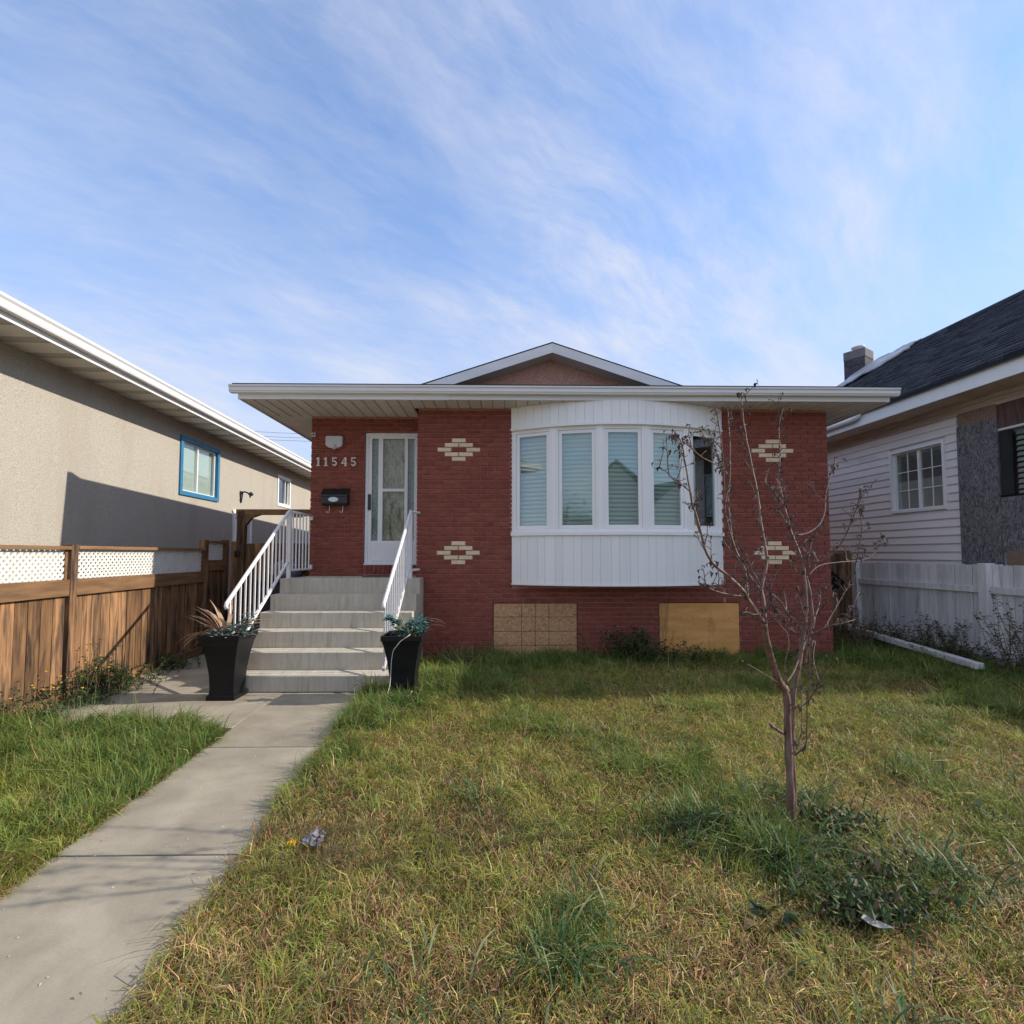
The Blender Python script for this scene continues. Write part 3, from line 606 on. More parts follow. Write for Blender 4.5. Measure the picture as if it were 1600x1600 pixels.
MB(LOT).box(xe-.019, xe, ya-.5, yb+.4, 3.762, 3.90).build('fascia', M['white'], lh)
gq = [(xe+.003, 3.83), (xe+.075, 3.83), (xe+.085, 3.85), (xe+.095, 3.90), (xe+.115, 3.925), (xe+.117, 3.950), (xe+.105, 3.950), (xe+.08, 3.9), (xe+.07, 3.845), (xe+.015, 3.845), (xe+.015, 3.94), (xe+.003, 3.94)]
MB(LOT).prism(gq, ya-.5, yb+.4, 'y').build('gutter', M['white'], lh)
MB(LOT).slab([(xe+.02, ya-.5, 3.955), (xe+.02, yb+.4, 3.955), (xw-4, yb+.4, 5.3), (xw-4, ya-.5, 5.3)], .04).slab([(xw-8.8, yb+.4, 3.955), (xw-8.8, ya-.5, 3.955), (xw-4.001, ya-.5, 5.3), (xw-4.001, yb+.4, 5.3)], .04).build('roof', M['shingle'], lh)
def side_window(parent, L, y0, y1, z0, z1, sgn, fm, fw, mull=(), name='window', sash=None, glassm='pane_side', proud=.02, thinz=()):
    """window in a wall along the lot line; sgn = which way (local x) is outside"""
    xo = lx(L); ya, yb = ly(L, y0), ly(L, y1)
    def bx(mb, p0, p1, a, b, c, d):
        q = sorted((xo+sgn*p0, xo+sgn*p1)); mb.box(q[0], q[1], a, b, c, d); return mb
    f = MB(LOT); bx(f, -.1, proud, ya, ya+fw, z0, z1); bx(f, -.1, proud, yb-fw, yb, z0, z1); bx(f, -.1, proud, ya+fw, yb-fw, z1-fw, z1); bx(f, -.1, proud, ya+fw, yb-fw, z0, z0+fw)
    fo = f.build(name, M[fm], parent); s = M[sash or fm]
    a, b, c, d = ya+fw, yb-fw, z0+fw, z1-fw
    g = MB(LOT); e = .025
    bx(g, -.09, -.03, a, a+e, c, d); bx(g, -.09, -.03, b-e, b, c, d); bx(g, -.09, -.03, a+e, b-e, d-e, d); bx(g, -.09, -.03, a+e, b-e, c, c+e)
    for m_ in mull: bx(g, -.09, -.025, a+(b-a)*m_-.016, a+(b-a)*m_+.016, c+e, d-e)
    g.build('sash', s, fo)
    bx(MB(LOT), -.062, -.058, a+e, b-e, c+e, d-e).build('pane', M[glassm], fo)
    bx(MB(LOT), -.24, -.235, a-.02, b+.02, c-.02, d+.02).build('interior', M['dark'], fo)
    return fo, (a+e, b-e, c+e, d-e), bx
fo, q, bx = side_window(lh, LW, *WB[0], 1, 'blue', .075, (.47,), 'window', 'white', proud=.03)
bx(MB(LOT), -.085, -.08, q[0], q[0]+(q[1]-q[0])*.98, q[2], q[3]).build('curtain', M['shade'], fo)
side_window(lh, LW, *WB[1], 1, 'white', .07, (.72,), 'window', 'white')
fo, q, bx = side_window(lh, LW, *WB[2], 1, 'white', .10, (), 'side_door', 'white', proud=.03)
bx(MB(LOT), -.02, .035, q[0]-.16, q[1]+.16, 2.36, 2.40).build('door_head_trim', M['white'], fo)
sx = lx(LW); sy = ly(LW, 11.36)
sc2 = thing('wall_sconce', 'small dark scrolled sconce on the beige stucco wall', 'wall light', lw(LW, 11.36, 2.6))
MB(LOT).prism([(sy-.05, 2.84), (sy+.05, 2.84), (sy+.06, 2.78), (sy, 2.58), (sy-.06, 2.78)], sx+.001, sx+.03, 'x').build('back_plate', M['black_metal'], sc2)
MB(LOT).tube([(sx+.02, sy, 2.79), (sx+.08, sy, 2.83), (sx+.16, sy, 2.80), (sx+.21, sy, 2.74), (sx+.20, sy, 2.70)], .018, 6).build('arm', M['black_metal'], sc2, True)
MB(LOT).lathe([(.001, .09), (.05, .06), (.055, .02), (.03, 0), (.001, 0)], (sx+.22, sy, 2.74), 8).build('lamp_shade', M['black_metal'], sc2, True)
# ================================================================ LEFT FENCE
LF = -4.03; xf = lx(LF)
fen = thing('wooden_fence', 'stained cedar fence with white lattice top along the left lot line', 'fence', lw(LF, 5.19))
def fy_(Y): return ly(LF, Y)
posts = [(2.62, 1.545), (5.19, 1.545), (7.70, 1.665), (8.33, 1.68)]
for Y, z in posts: MB(LOT).box(xf-.06, xf+.035, fy_(Y)-.045, fy_(Y)+.045, 0, z).build('fence_post', M['cedar'], fen, bevel=.004)
def bay(y0, y1, zr0, zr1, zt):
    a, b = fy_(y0)+.047, fy_(y1)-.047
    nb = max(1, round((b-a)/.137)); wd = (b-a)/nb
    for i in range(nb):
        MB(LOT).box(xf-.03+random.uniform(-.002, .003), xf-.010+random.uniform(-.003, .003), a+wd*i+.003, a+wd*(i+1)-.003, .10+random.uniform(-.01, .01), zr0+.05).build('fence_board', M['cedar'], fen)
    MB(LOT).box(xf-.008, xf+.030, a-.001, b+.001, zr0, zr1).build('fence_rail', M['cedar_h'], fen, bevel=.004)
    MB(LOT).box(xf-.045, xf+.040, a-.001, b+.001, zt-.035, zt).build('fence_cap', M['cedar_h'], fen, bevel=.003)
    MB(LOT).box(xf-.008, xf+.030, a-.001, b+.001, .0, .10).build('kick_board', M['cedar_h'], fen, bevel=.003)
    MB(LOT).box(xf-.03, xf+.0, a-.001, a+.03, zr1+.001, zt-.036).box(xf-.03, xf+.0, b-.03, b+.001, zr1+.001, zt-.036).build('lattice_frame', M['cedar_h'], fen)
    la = MB(LOT); za, zb = zr1+.002, zt-.037; a2, b2 = a+.031, b-.031; pitch, wl2 = .064, .036
    for dirn, xo in ((1, -.012), (-1, -.018)):
        y = a2-(zb-za)-.1
        while y < b2+(zb-za)+.1:
            c0, c1 = (y, y+wl2), None
            def cl(yy0, sgn):
                return [(yy0, za), (yy0+sgn*(zb-za), zb)]
            e0, e1 = cl(y, dirn), cl(y+wl2, dirn)
            pol = [e0[0], e1[0], e1[1], e0[1]]
            def clip(pol, lim, keep):
                out = []
                for i in range(len(pol)):
                    p, q = pol[i], pol[(i+1) % len(pol)]; ip, iq = keep(p[0]), keep(q[0])
                    if ip: out.append(p)
                    if ip != iq:
                        f = (lim-p[0])/(q[0]-p[0]); out.append((lim, p[1]+f*(q[1]-p[1])))
                return out
            pol = clip(pol, a2, lambda v: v >= a2)
            if len(pol) > 2: pol = clip(pol, b2, lambda v: v <= b2)
            if len(pol) > 2: la.prism(pol, xf+xo, xf+xo+.005, 'x')
            y += pitch
    la.build('lattice', M['lattice'], fen, kind='stuff')
bay(2.62, 5.19, 1.04, 1.20, 1.53); bay(5.19, 7.70, 1.04, 1.20, 1.535); bay(7.70, 8.33, 1.20, 1.36, 1.655)
# ---- gate in the side yard
gate = thing('wooden_gate', 'tall cedar side gate under a wooden header beam beside the brick house', 'gate', (-3.7, 8.5, 0))
gx0 = atY(363, 850, 8.5)[0]; gx1 = atY(383, 850, 8.5)[0]; gx2 = atY(372, 800, 8.5)[0]
MB().box(gx0, gx1-.075, 8.47, 8.56, 0, 1.66).build('gate_post', M['cedar'], gate, bevel=.005)
MB().box(gx2-.0, gx1, 8.46, 8.565, 0, 2.16).build('gate_post', M['cedar'], gate, bevel=.005)
MB().box(gx2-.02, XL-.01, 8.47, 8.56, 2.10, 2.19).build('header_beam', M['cedar_h'], gate, bevel=.004)
for xa, s in ((gx1+.001, 1), (XL-.26, -1)): MB().prism([(xa, 2.099), (xa+.24, 2.099), (xa+(.24 if s < 0 else .10), 2.05), (xa+(.24 if s < 0 else 0), 1.92 if s > 0 else 2.05)] if s > 0 else [(xa, 2.099), (xa+.24, 2.099), (xa+.24, 1.98), (xa+.12, 2.05)], 8.475, 8.555, 'y').build('corner_brace', M['cedar_h'], gate)
MB().prism([(-3.62, 2.099), (-3.22, 2.099), (-3.34, 2.06), (-3.50, 2.06)], 8.476, 8.554, 'y').build('corner_brace', M['cedar_h'], gate)
x = gx1+.012
while x < XL-.05:
    x1 = min(x+.136, XL-.02); MB().box(x, x1, 8.50, 8.522, .06, 1.63+random.uniform(-.004, .004)).build('gate_board', M['cedar'], gate); x += .140
for z in (.35, 1.40): MB().box(gx1+.012, XL-.02, 8.523, 8.56, z, z+.09).build('gate_rail', M['cedar_h'], gate)
xx = atY(371, 865, 8.46)[0]; MB().lathe([(.001, 0), (.05, .0), (.05, .03), (.03, .06), (.001, .06)], (0, 0, 0), 10) if False else None
MB().box(xx-.04, xx+.04, 8.43, 8.469, 1.41, 1.51).build('latch', M['black_metal'], gate, bevel=.012)
# bin and bag between gate and steps
bn = thing('recycling_bin', 'dark blue wheeled bin behind the railing, left of the landing', 'bin', (-3.36, 7.95, 0))
MB().prism([(-3.62, .03), (-3.10, .03), (-3.05, 1.02), (-3.67, 1.02)], 7.7, 8.2, 'y').build('bin_body', M['binblue'], bn, bevel=.02)
MB().prism([(-3.69, 1.022), (-3.03, 1.022), (-3.05, 1.07), (-3.67, 1.07)], 7.66, 8.24, 'y').build('bin_lid', M['binblue'], bn, bevel=.015)
b = MB(); ring = [(.02, 0), (.24, .01), (.27, .09), (.22, .19), (.12, .25), (.05, .29), (.01, .30)]
b.lathe(ring, (-3.33, 7.93, 1.072), 18)
b.v = [(p[0]+random.uniform(-.02, .02), p[1]+random.uniform(-.02, .02), p[2]+(random.uniform(-.015, .02) if p[2] > 1.08 else 0)) for p in b.v]
tag(b.build('rubbish_bag', M['bagviolet'], smooth=False), 'tied grey rubbish bag on top of the dark bin', 'bag')
# ================================================================ WHITE HOUSE ON THE RIGHT
RW, RE = 7.35, 6.80
wh = thing('white_house', 'white sided neighbour house with a steep dark shingle roof and boarded windows', 'house', lw(RW, 8))
xw = lx(RW); YF, YK = 5.55, 13.3
def ry(Y): return ly(RW, Y)
def yat(px, L=RW): return atL(px, 760, L)[1]
WN = (yat(1480), yat(1393), atL(1480, 795, RW)[2], atL(1480, 686, RW)[2])
OS = (yat(1565), yat(1501), 0.0, atL(1533, 638, RW)[2])
BWN = (5.75, yat(1565)-.002, .0, OS[3])                 # rough opening with the broken window beyond the board
CL = 3.73
core = MB(LOT)
def wwall(y0, y1, z0, z1): core.box(xw+.02, xw+.25, ry(y0), ry(y1), z0, z1)
wwall(YF, BWN[0], 0, CL); wwall(BWN[0], OS[1], 0, 1.3); wwall(BWN[0], OS[1], OS[3], CL); wwall(OS[0], OS[1], 1.3, OS[3])
wwall(OS[1], WN[0], 0, CL); wwall(WN[0], WN[1], 0, WN[2]); wwall(WN[0], WN[1], WN[3], CL); wwall(WN[1], YK, 0, CL)
core.box(xw+.25, xw+7.1, ry(YF), ry(YF)+.2, 0, CL); core.box(xw+.25, xw+7.1, ry(YK)-.2, ry(YK), 0, CL); core.box(xw+7.1, xw+7.3, ry(YF), ry(YK), 0, CL)
hr = 6.70; xr = lx(10.9)
for ya in (ry(YF), ry(YK)-.2): core.prism([(xw+.02, CL), (xw+7.1, CL), (xr, hr-.2)], ya, ya+.2, 'y')
core.build('wall', M['siding'], wh)
z = .45; i = 0
while z < 3.55:                                     # vinyl siding courses
    z1 = z+.13
    def plank(y0, y1):
        MB(LOT).prism([(xw-.022, z+.004), (xw-.019, z-.004), (xw+.018, z-.004), (xw+.018, z1+.006), (xw+.000, z1+.006)], ry(y0), ry(y1), 'y').build('siding_plank', M['siding'], wh)
    segs = [(YF, YK)]
    for (a, b, c, d) in ((WN[0]-.004, WN[1]+.004, WN[2]-.01, WN[3]+.01), (BWN[0], OS[1]+.01, 1.2, OS[3]+.02)):
        if z1 > c and z < d:
            ns = []
            for s in segs:
                if b <= s[0] or a >= s[1]: ns.append(s); continue
                if a > s[0]+.02: ns.append((s[0], a))
                if b < s[1]-.02: ns.append((b, s[1]))
            segs = ns
    for s in segs: plank(*s)
    z = z1
MB(LOT).box(xw-.030, xw+.0195, ry(YF), ry(YK), 3.555, 3.60).build('trim_board', M['trim_tan'], wh)
MB(LOT).box(xw-.015, xw+.0195, ry(YF), ry(YK), 3.601, 3.665).build('frieze_board', M['trim_tan'], wh)
MB(LOT).box(xw-.038, xw+.0195, ry(YF), ry(YK), 3.666, 3.728).build('trim_board', M['trim_tan'], wh)
xe = lx(RE)
MB(LOT).box(xe+.02, xw+.019, ry(YF)-.25, ry(YK)+.2, 3.731, 3.745).build('soffit', M['trim_tan'], wh)
MB(LOT).box(xe, xe+.02, ry(YF)-.25, ry(YK)+.2, 3.722, 3.955).build('fascia', M['white'], wh)
# roof: shingle courses, each with tabs cut
ybeg, yend = ry(YF)-.28, ry(YK)+.25
xb, zb_ = xe-.05, 3.975; run = xr-xb; rise = hr-zb_; sl_ = math.hypot(run, rise)
MB(LOT).slab([(xb, ybeg, zb_-.012), (xr, ybeg, hr-.012), (xr, yend, hr-.012), (xb, yend, zb_-.012)], .05).slab([(2*xr-xb, yend, zb_-.012), (xr, yend, hr-.012), (xr, ybeg, hr-.012), (2*xr-xb, ybeg, zb_-.012)], .05).build('roof', M['shingle'], wh)
nco = int(sl_/.165)
for c in range(nco+1):
    t0, t1 = c*.165/sl_, min(1, ((c+1)*.165+.03)/sl_); b = MB(LOT)
    y = ybeg-random.uniform(0, .3)
    while y < yend:
        y2 = y+random.choice((.16, .2, .24, .3)); a0, a1 = max(y, ybeg), min(y2, yend)-.006
        if a1 > a0+.02:
            h = random.choice((.018, .022, .030)); dd = random.uniform(-.004, .006)/sl_
            p = [(xb+run*(t0+dd), a0, zb_+rise*(t0+dd)-.01), (xb+run*(t0+dd), a1, zb_+rise*(t0+dd)-.01), (xb+run*(t0+dd), a1, zb_+rise*(t0+dd)+h), (xb+run*(t0+dd), a0, zb_+rise*(t0+dd)+h), (xb+run*t1, a0, zb_+rise*t1+.001), (xb+run*t1, a1, zb_+rise*t1+.001)]
            b.poly(p, [(0,1,2,3), (3,2,5,4), (0,3,4), (1,5,2)])
        y = y2
    b.build('shingle_course', M['shingle'], wh, kind='stuff')
rc = MB(LOT); y = ybeg
while y < yend:
    rc.prism([(xr-.14, hr-.075), (xr, hr+.03), (xr+.14, hr-.075), (xr+.14, hr-.095), (xr, hr+.008), (xr-.14, hr-.095)], y, min(y+.24, yend), 'y'); y += .25
rc.build('ridge_cap', M['shingle'], wh, kind='stuff')
fo, q, bx = side_window(wh, RW, *WN, -1, 'vinyl', .042, (.5,), 'window', None, proud=.035)
a, b, c, d = q
g = MB(LOT)
for k in (.25, .75): bx(g, -.055, -.048, a+(b-a)*k-.007, a+(b-a)*k+.007, c, d)
for k in (1/3, 2/3): bx(g, -.0555, -.0475, a, b, c+(d-c)*k-.007, c+(d-c)*k+.007)
g.build('muntin_grid', M['vinyl'], fo)
bx(MB(LOT), -.080, -.075, a, b, c, c+(d-c)*.5).build('half_curtain', M['soffit'], fo); bx(MB(LOT), -.085, -.081, a, b, c+(d-c)*.5, d).build('blind', M['room'], fo)
# weathered boards and the broken window at the frame edge
MB(LOT).box(xw-.034, xw-.017, ry(OS[0]), ry(OS[1]), .35, OS[3]-.20).build('weathered_board', M['osb_grey'], wh, label='grey weathered strand board')
MB(LOT).box(xw-.034, xw-.017, ry(OS[0]), ry(OS[1])-.03, OS[3]-.199, OS[3]).build('weathered_board', M['osb_tan'], wh, label='tan top strip of the weathered board')
zt1, zt0 = atL(1580, 668, RW)[2], atL(1580, 772, RW)[2]
MB(LOT).box(xw-.022, xw+.05, ry(BWN[0]), ry(BWN[1]), zt1+.02, OS[3]+.03).build('rusty_header', M['rust'], wh)
fb = MB(LOT).box(xw-.024, xw+.03, ry(BWN[0]), ry(BWN[1])-.002, zt1-.012, zt1+.018).build('window_frame', M['soffit'], wh)
MB(LOT).box(xw-.012, xw+.06, ry(BWN[1])-.13, ry(BWN[1])-.004, zt0, zt1-.014).build('jamb', M['dark'], fb)
MB(LOT).box(xw-.035, xw+.03, ry(BWN[0]), ry(BWN[1])-.004, zt0-.03, zt0-.004).build('sill', M['black'], fb)
MB(LOT).box(xw+.03, xw+.035, ry(BWN[0]), ry(BWN[1])-.131, zt0, zt1-.014).build('pane', M['pane_side'], fb)
bb = MB(LOT); z = zt0
while z < zt1-.05:
    bb.prism([(xw+.09, z), (xw+.11, z+.05), (xw+.112, z+.05), (xw+.092, z)], ry(BWN[0]), ry(BWN[1])-.14, 'y'); z += .075
bb.build('blind_slats', M['shade'], fb, kind='stuff')
MB(LOT).box(xw+.2, xw+.21, ry(BWN[0]), ry(BWN[1]), zt0-.1, zt1+.1).build('interior', M['dark'], fb)
MB(LOT).box(xw-.03, xw+.0, ry(BWN[0]), ry(BWN[1]), 1.50, zt0-.035).build('weathered_board', M['osb_grey'], wh, label='grey strand board under the broken window')
MB(LOT).box(xw-.032, xw+.0, ry(BWN[0]), ry(BWN[1])-.06, 1.0, 1.498).build('weathered_board', M['osb_tan'], wh, label='brown strand board just above the white fence')
# gutter piece at the far end of the eave
gg = atL(1343, 655, RE)[1]
MB(LOT).tube([(xe-.06, ry(YK), 3.86), (xe-.06, ry(gg)+.15, 3.86), (xe-.05, ry(gg)+.03, 3.88), (xe-.03, ry(gg)-.03, 3.95)], .05, 10).build('gutter_elbow', M['gutter'], wh, True)
# chimney
cx0, cx1 = atY(1324, 570, 14.0)[0], atY(1363, 570, 14.0)[0]; czt = atY(1343, 548, 14.0)[2]
ch = thing('chimney', 'grey block chimney with a round flue cap behind the dark roof', 'chimney', ((cx0+cx1)/2, 14.0, 0))
z = 4.0; i = 0
ccx, ccy, cr = (cx0+cx1)/2, 14.05, .265
while z < czt-.36:
    for q in range(4):
        th = math.radians(33)+q*math.pi/2; fr = (ccx, ccy, th); o = .0 if i % 2 else .17
        MB(fr).box(-cr+o*.0, cr-.18, -cr, -cr+.18, z+.004, z+.19).build('chimney_block', M['chimney'], ch)
    z += .194; i += 1
MB((ccx, ccy, math.radians(33))).box(-cr+.02, cr-.02, -cr+.02, cr-.02, 3.9, czt-.36).build('flue_core', M['mortar'], ch)
MB((ccx, ccy, math.radians(33))).box(-cr-.012, cr+.012, -cr-.012, cr+.012, z, czt-.02).build('chimney_head', M['cap'], ch, bevel=.02)
MB().lathe([(.001, 0), (.12, 0), (.12, .09), (.17, .11), (.17, .135), (.08, .17), (.001, .18)], (ccx, ccy, czt-.02), 16).build('flue_cap', M['gutter'], ch, True)
# plastic sheet on the roof
tp = MB(LOT); nu, nv = 18, 10; pts = []
y0, y1 = ry(atL(1412, 550, 10.2)[1]), ry(13.35)
def rs(t, y, h): return (xb+run*t-.5*h, y, zb_+rise*t+.82*h)
for iu in range(nu+1):
    for iv in range(nv+1):
        y = y0+(y1-y0)*iu/nu+.12*math.sin(iv*.9); t = .985-(.56-.34*(1-iu/nu))*iv/nv
        pts.append(rs(t, y, .04+.03*random.random()+.035*math.sin(3.1*iu/nu*math.pi/1.6)**2))
q0 = len(pts); pts += [(p[0]+.01, p[1], p[2]-.02) for p in pts]
W_ = nv+1; fs = [(iu*W_+iv, iu*W_+iv+1, (iu+1)*W_+iv+1, (iu+1)*W_+iv) for iu in range(nu) for iv in range(nv)]
fs += [tuple(q0+k for k in reversed(f)) for f in fs]
edge = [iv for iv in range(W_)]+[iu*W_+nv for iu in range(1, nu+1)]+[nu*W_+iv for iv in range(nv-1, -1, -1)]+[iu*W_ for iu in range(nu-1, 0, -1)]
fs += [(edge[i], edge[(i+1) % len(edge)], q0+edge[(i+1) % len(edge)], q0+edge[i]) for i in range(len(edge))]
tag(tp.poly(pts, fs).build('plastic_sheet', M['tarp'], smooth=True), 'crumpled pale plastic sheet lying over the dark shingle roof near the chimney', 'plastic sheet')
# ================================================================ WHITE FENCE
RF = 6.54; xf2 = lx(RF)
wf = thing('picket_fence', 'peeling white board fence with a thick post along the right lot line', 'fence', lw(RF, 6.5))
def fy2(Y): return ly(RF, Y)
pY = [3.9, 6.47, 8.70]
for Y in pY:
    MB(LOT).box(xf2-.075, xf2+.045, fy2(Y)-.06, fy2(Y)+.06, 0, 1.335 if Y < 8.6 else 1.31).build('fence_post', M['old_white'], wf, bevel=.005)
for a, b in zip(pY[:-1], pY[1:]):
    ya, yb = fy2(a)+.062, fy2(b)-.062; y = ya
    while y < yb-.03:
        y2 = min(y+random.uniform(.128, .146), yb)
        dq = random.uniform(-.006, .006); MB(LOT).box(xf2-.002+dq, xf2+.022+dq, y+.0035, y2-.0035, .08+random.uniform(-.03, .03), 1.315+random.uniform(-.012, .012)).build('fence_board', M['old_white'], wf); y = y2
    for z in (1.0-.045, .16): MB(LOT).box(xf2-.048, xf2-.0095, ya-.001, yb+.001, z, z+.085).build('fence_rail', M['old_white'], wf, bevel=.003)
cg = thing('cedar_gate', 'brown cedar side gate between the brick corner and the white fence', 'gate', (5.4, 8.78, 0))
x = XR+.02
while x < 6.0:
    MB().box(x+.003, x+.135, 8.78, 8.80, .05, 1.47+random.uniform(-.006, .006)).build('gate_board', M['cedar'], cg); x += .138
for z in (.35, 1.2): MB().box(XR+.02, 6.0, 8.801, 8.84, z, z+.09).build('gate_rail', M['cedar_h'], cg)
MB().box(XR+.02, 6.02, 8.775, 8.845, 1.478, 1.515).build('gate_cap', M['cedar_h'], cg)
p0, p1, p2 = atY(1301, 892, 8.76), atY(1320, 910, 8.76), atY(1301, 927, 8.76)
MB().prism([(p0[0]-.12, p0[2]), (p0[0], p0[2]), (p1[0], p1[2]), (p2[0], p2[2]), (p2[0]-.12, p2[2])], 8.755, 8.778, 'y').build('black_triangle', M['black'], cg)  # flat black triangle set on the gate boards
# white pipe lying on the grass
pa, pb = lw(6.17, 8.45, .24), lw(5.93, 6.0, .13)
dp = MB(); dp.bar(pa, pb, .105, .075); dp.bar((pa[0]-.002, pa[1]+.04, pa[2]+.01), (pa[0]-.03, pa[1]-.12, pa[2]+.004), .118, .088)
tag(dp.build('downspout', M['old_white'], bevel=.008), 'long white downspout lying on the grass along the white fence', 'downspout')
# ================================================================ POWER LINES
for i, (y0, y1) in enumerate(((672, 677), (679, 683), (684, 688))):
    a, b = atY(300, y0-4, 32), atY(620, y1+4, 34)
    pts = [(a[0]+(b[0]-a[0])*t, a[1]+(b[1]-a[1])*t, a[2]+(b[2]-a[2])*t-1.2*t*(1-t)*.4) for t in np.linspace(-1.2, 2.2, 18)]
    tag(MB().tube(pts, .010, 5).build('power_line', M['wire']), ('highest', 'middle', 'lowest')[i]+' of the three thin wires crossing the sky beyond the beige house', 'wire', 'power lines behind the houses')
# ================================================================ PLANTERS
def planter(label, x, y):
    t = thing('planter', label, 'planter', (x, y, 0), 'tall black planters beside the steps')
    def sq(h): return [(x-h, y-h), (x+h, y-h), (x+h, y+h), (x-h, y+h)]
    b = MB(); prof = [(.125, .05), (.118, .10), (.125, .25), (.145, .40), (.172, .54), (.192, .60)]; pts = []
    for h, z in prof: pts += [(p[0], p[1], z) for p in sq(h)]
    n = len(prof); fs = [(4*i+k, 4*i+(k+1) % 4, 4*i+4+(k+1) % 4, 4*i+4+k) for i in range(n-1) for k in range(4)]
    fs += [(3, 2, 1, 0)]; b.poly(pts, fs); b.build('planter_body', M['black'], t)
    b = MB(); pts = []
    for h, z in ((.192, .595), (.200, .60), (.200, .645), (.178, .645), (.165, .585)): pts += [(p[0], p[1], z) for p in sq(h)]
    b.poly(pts, [(4*i+k, 4*i+(k+1) % 4, 4*i+4+(k+1) % 4, 4*i+4+k) for i in range(4) for k in range(4)]); b.build('planter_rim', M['black'], t)
    MB().box(x-.142, x+.142, y-.142, y+.142, 0, .05).build('planter_foot', M['black'], t, bevel=.008)
    b = MB(); pts = [(x+.17*u/4, y+.17*v/4, .590+random.uniform(-.012, .02)) for u in range(-4, 5) for v in range(-4, 5)]
    b.poly(pts, [(9*i+j, 9*(i+1)+j, 9*(i+1)+j+1, 9*i+j+1) for i in range(8) for j in range(8)]); b.build('potting_soil', M['soil'], t)
PL, PR = (-2.80, 5.335), (-1.00, 5.28)
planter('flared black planter in front of the steps on the fence side', *PL)
planter('flared black planter beside the lawn with a white cable over its rim', *PR)
def arch(b, x, y, z, az, ln, up, droop, wd, seg=6, wob=.0):
    pts = []; el = up; px, py, pz = x, y, z
    for i in range(seg+1):
        pts.append((px, py, pz)); st = ln/seg
        px += math.cos(az)*math.cos(el)*st; py += math.sin(az)*math.cos(el)*st; pz += math.sin(el)*st
        el -= droop/seg; az += random.uniform(-wob, wob)
    wid = [wd*(.55+.45*math.sin(min(1, (i+1)/(seg*.55))*math.pi/2))*(1 if i < seg*.6 else max(.08, (seg-i)/(seg*.42))) for i in range(seg+1)]
    b.ribbon(pts, wid, side=(-math.sin(az), math.cos(az), 0)); return pts
def leafcards(b, c, r, n, size, zlo=0., flat=.3, els=(-.5, .7), asp=.34):
    for _ in range(n):
        v = Vector((random.gauss(0, 1), random.gauss(0, 1), random.gauss(0, .7))).normalized()*random.random()**.45
        p = Vector((c[0]+v.x*r[0], c[1]+v.y*r[1], max(zlo, c[2]+v.z*r[2])))
        az = random.uniform(0, 6.28); el = random.uniform(*els); s = size*random.uniform(.6, 1.3)
        d = Vector((math.cos(az)*math.cos(el), math.sin(az)*math.cos(el), math.sin(el))); sd = d.cross(Vector((0, 0, 1))).normalized(); up = sd.cross(d)
        w = s*asp; b.poly([p, p+d*s*.45+sd*w-up*w*flat, p+d*s, p+d*s*.45-sd*w-up*w*flat], [(0, 1, 2), (0, 2, 3)])
dr = thing('dry_dracaena', 'dried tan spiky plant with dusty ivy in the black planter by the wooden fence', 'potted plant', (PL[0], PL[1], .60))
x, y = PL
for i in range(38):
    az = random.choice((random.uniform(2.4, 4.2), random.uniform(0, 6.28), random.uniform(2.7, 3.9)))
    b = MB(); arch(b, x-.02+.05*math.cos(az), y+.05*math.sin(az), .60, az, random.uniform(.32, .58), random.uniform(.35, 1.45), random.uniform(.6, 1.9), random.uniform(.020, .040), 8, .07)
    b.build('dry_leaf', M['straw'], dr)
b = MB(); leafcards(b, (x+.10, y-.04, .68), (.16, .15, .09), 170, .055, .60); leafcards(b, (x+.17, y+.04, .76), (.09, .10, .10), 70, .05, .60); leafcards(b, (x-.03, y-.13, .655), (.15, .05, .05), 60, .05, .61)
b.build('ivy_leaves', M['ivy'], dr, kind='stuff')
b = MB(); leafcards(b, (x+.06, y-.16, .64), (.12, .03, .03), 16, .05, .6); b.build('faded_petals', M['paper'], dr, kind='stuff')
tg = thing('teal_grass_plant', 'artificial teal and pale grassy plant in the black planter by the lawn', 'potted plant', (PR[0], PR[1], .60))
x, y = PR
b = MB()
for i in range(70): arch(b, x+.03+random.gauss(0, .05), y+random.gauss(0, .05), .59, random.uniform(0, 6.28), random.uniform(.18, .42), random.uniform(.9, 1.55), random.uniform(.3, 2.2), random.uniform(.006, .012), 6, .08)
b.build('reed_leaves', M['reed'], tg, kind='stuff')
b = MB()
for c, r, n in (((x+.14, y, .75), (.12, .1, .08), 120), ((x-.09, y, .76), (.05, .05, .05), 50), ((x-.15, y-.02, .80), (.05, .04, .035), 40), ((x+.02, y-.03, .68), (.16, .12, .06), 110)): leafcards(b, c, r, n, .05, .6)
b.build('teal_leaves', M['teal'], tg, kind='stuff')
for az, ln, up, dr_ in ((.2, .42, 1.5, 2.6), (.1, .40, 1.2, 2.0), (-.3, .36, .9, 1.3)):
    b = MB(); arch(b, x+.12, y, .62, az, ln, up, dr_, .010, 10, .05); b.build('dry_stem', M['straw'], tg)
pts = [(x+.085, y-.165, .66), (x+.07, y-.206, .648), (x+.0, y-.212, .60), (x-.05, y-.20, .54), (x-.075, y-.19, .50), (x-.095, y-.17, .40), (x-.105, y-.15, .28), (x-.11, y-.17, .16), (x-.11, y-.24, .10), (x-.02, y-.26, .08), (x+.06, y-.25, .075), (x+.10, y-.22, .09), (x+.11, y-.18, .115)]
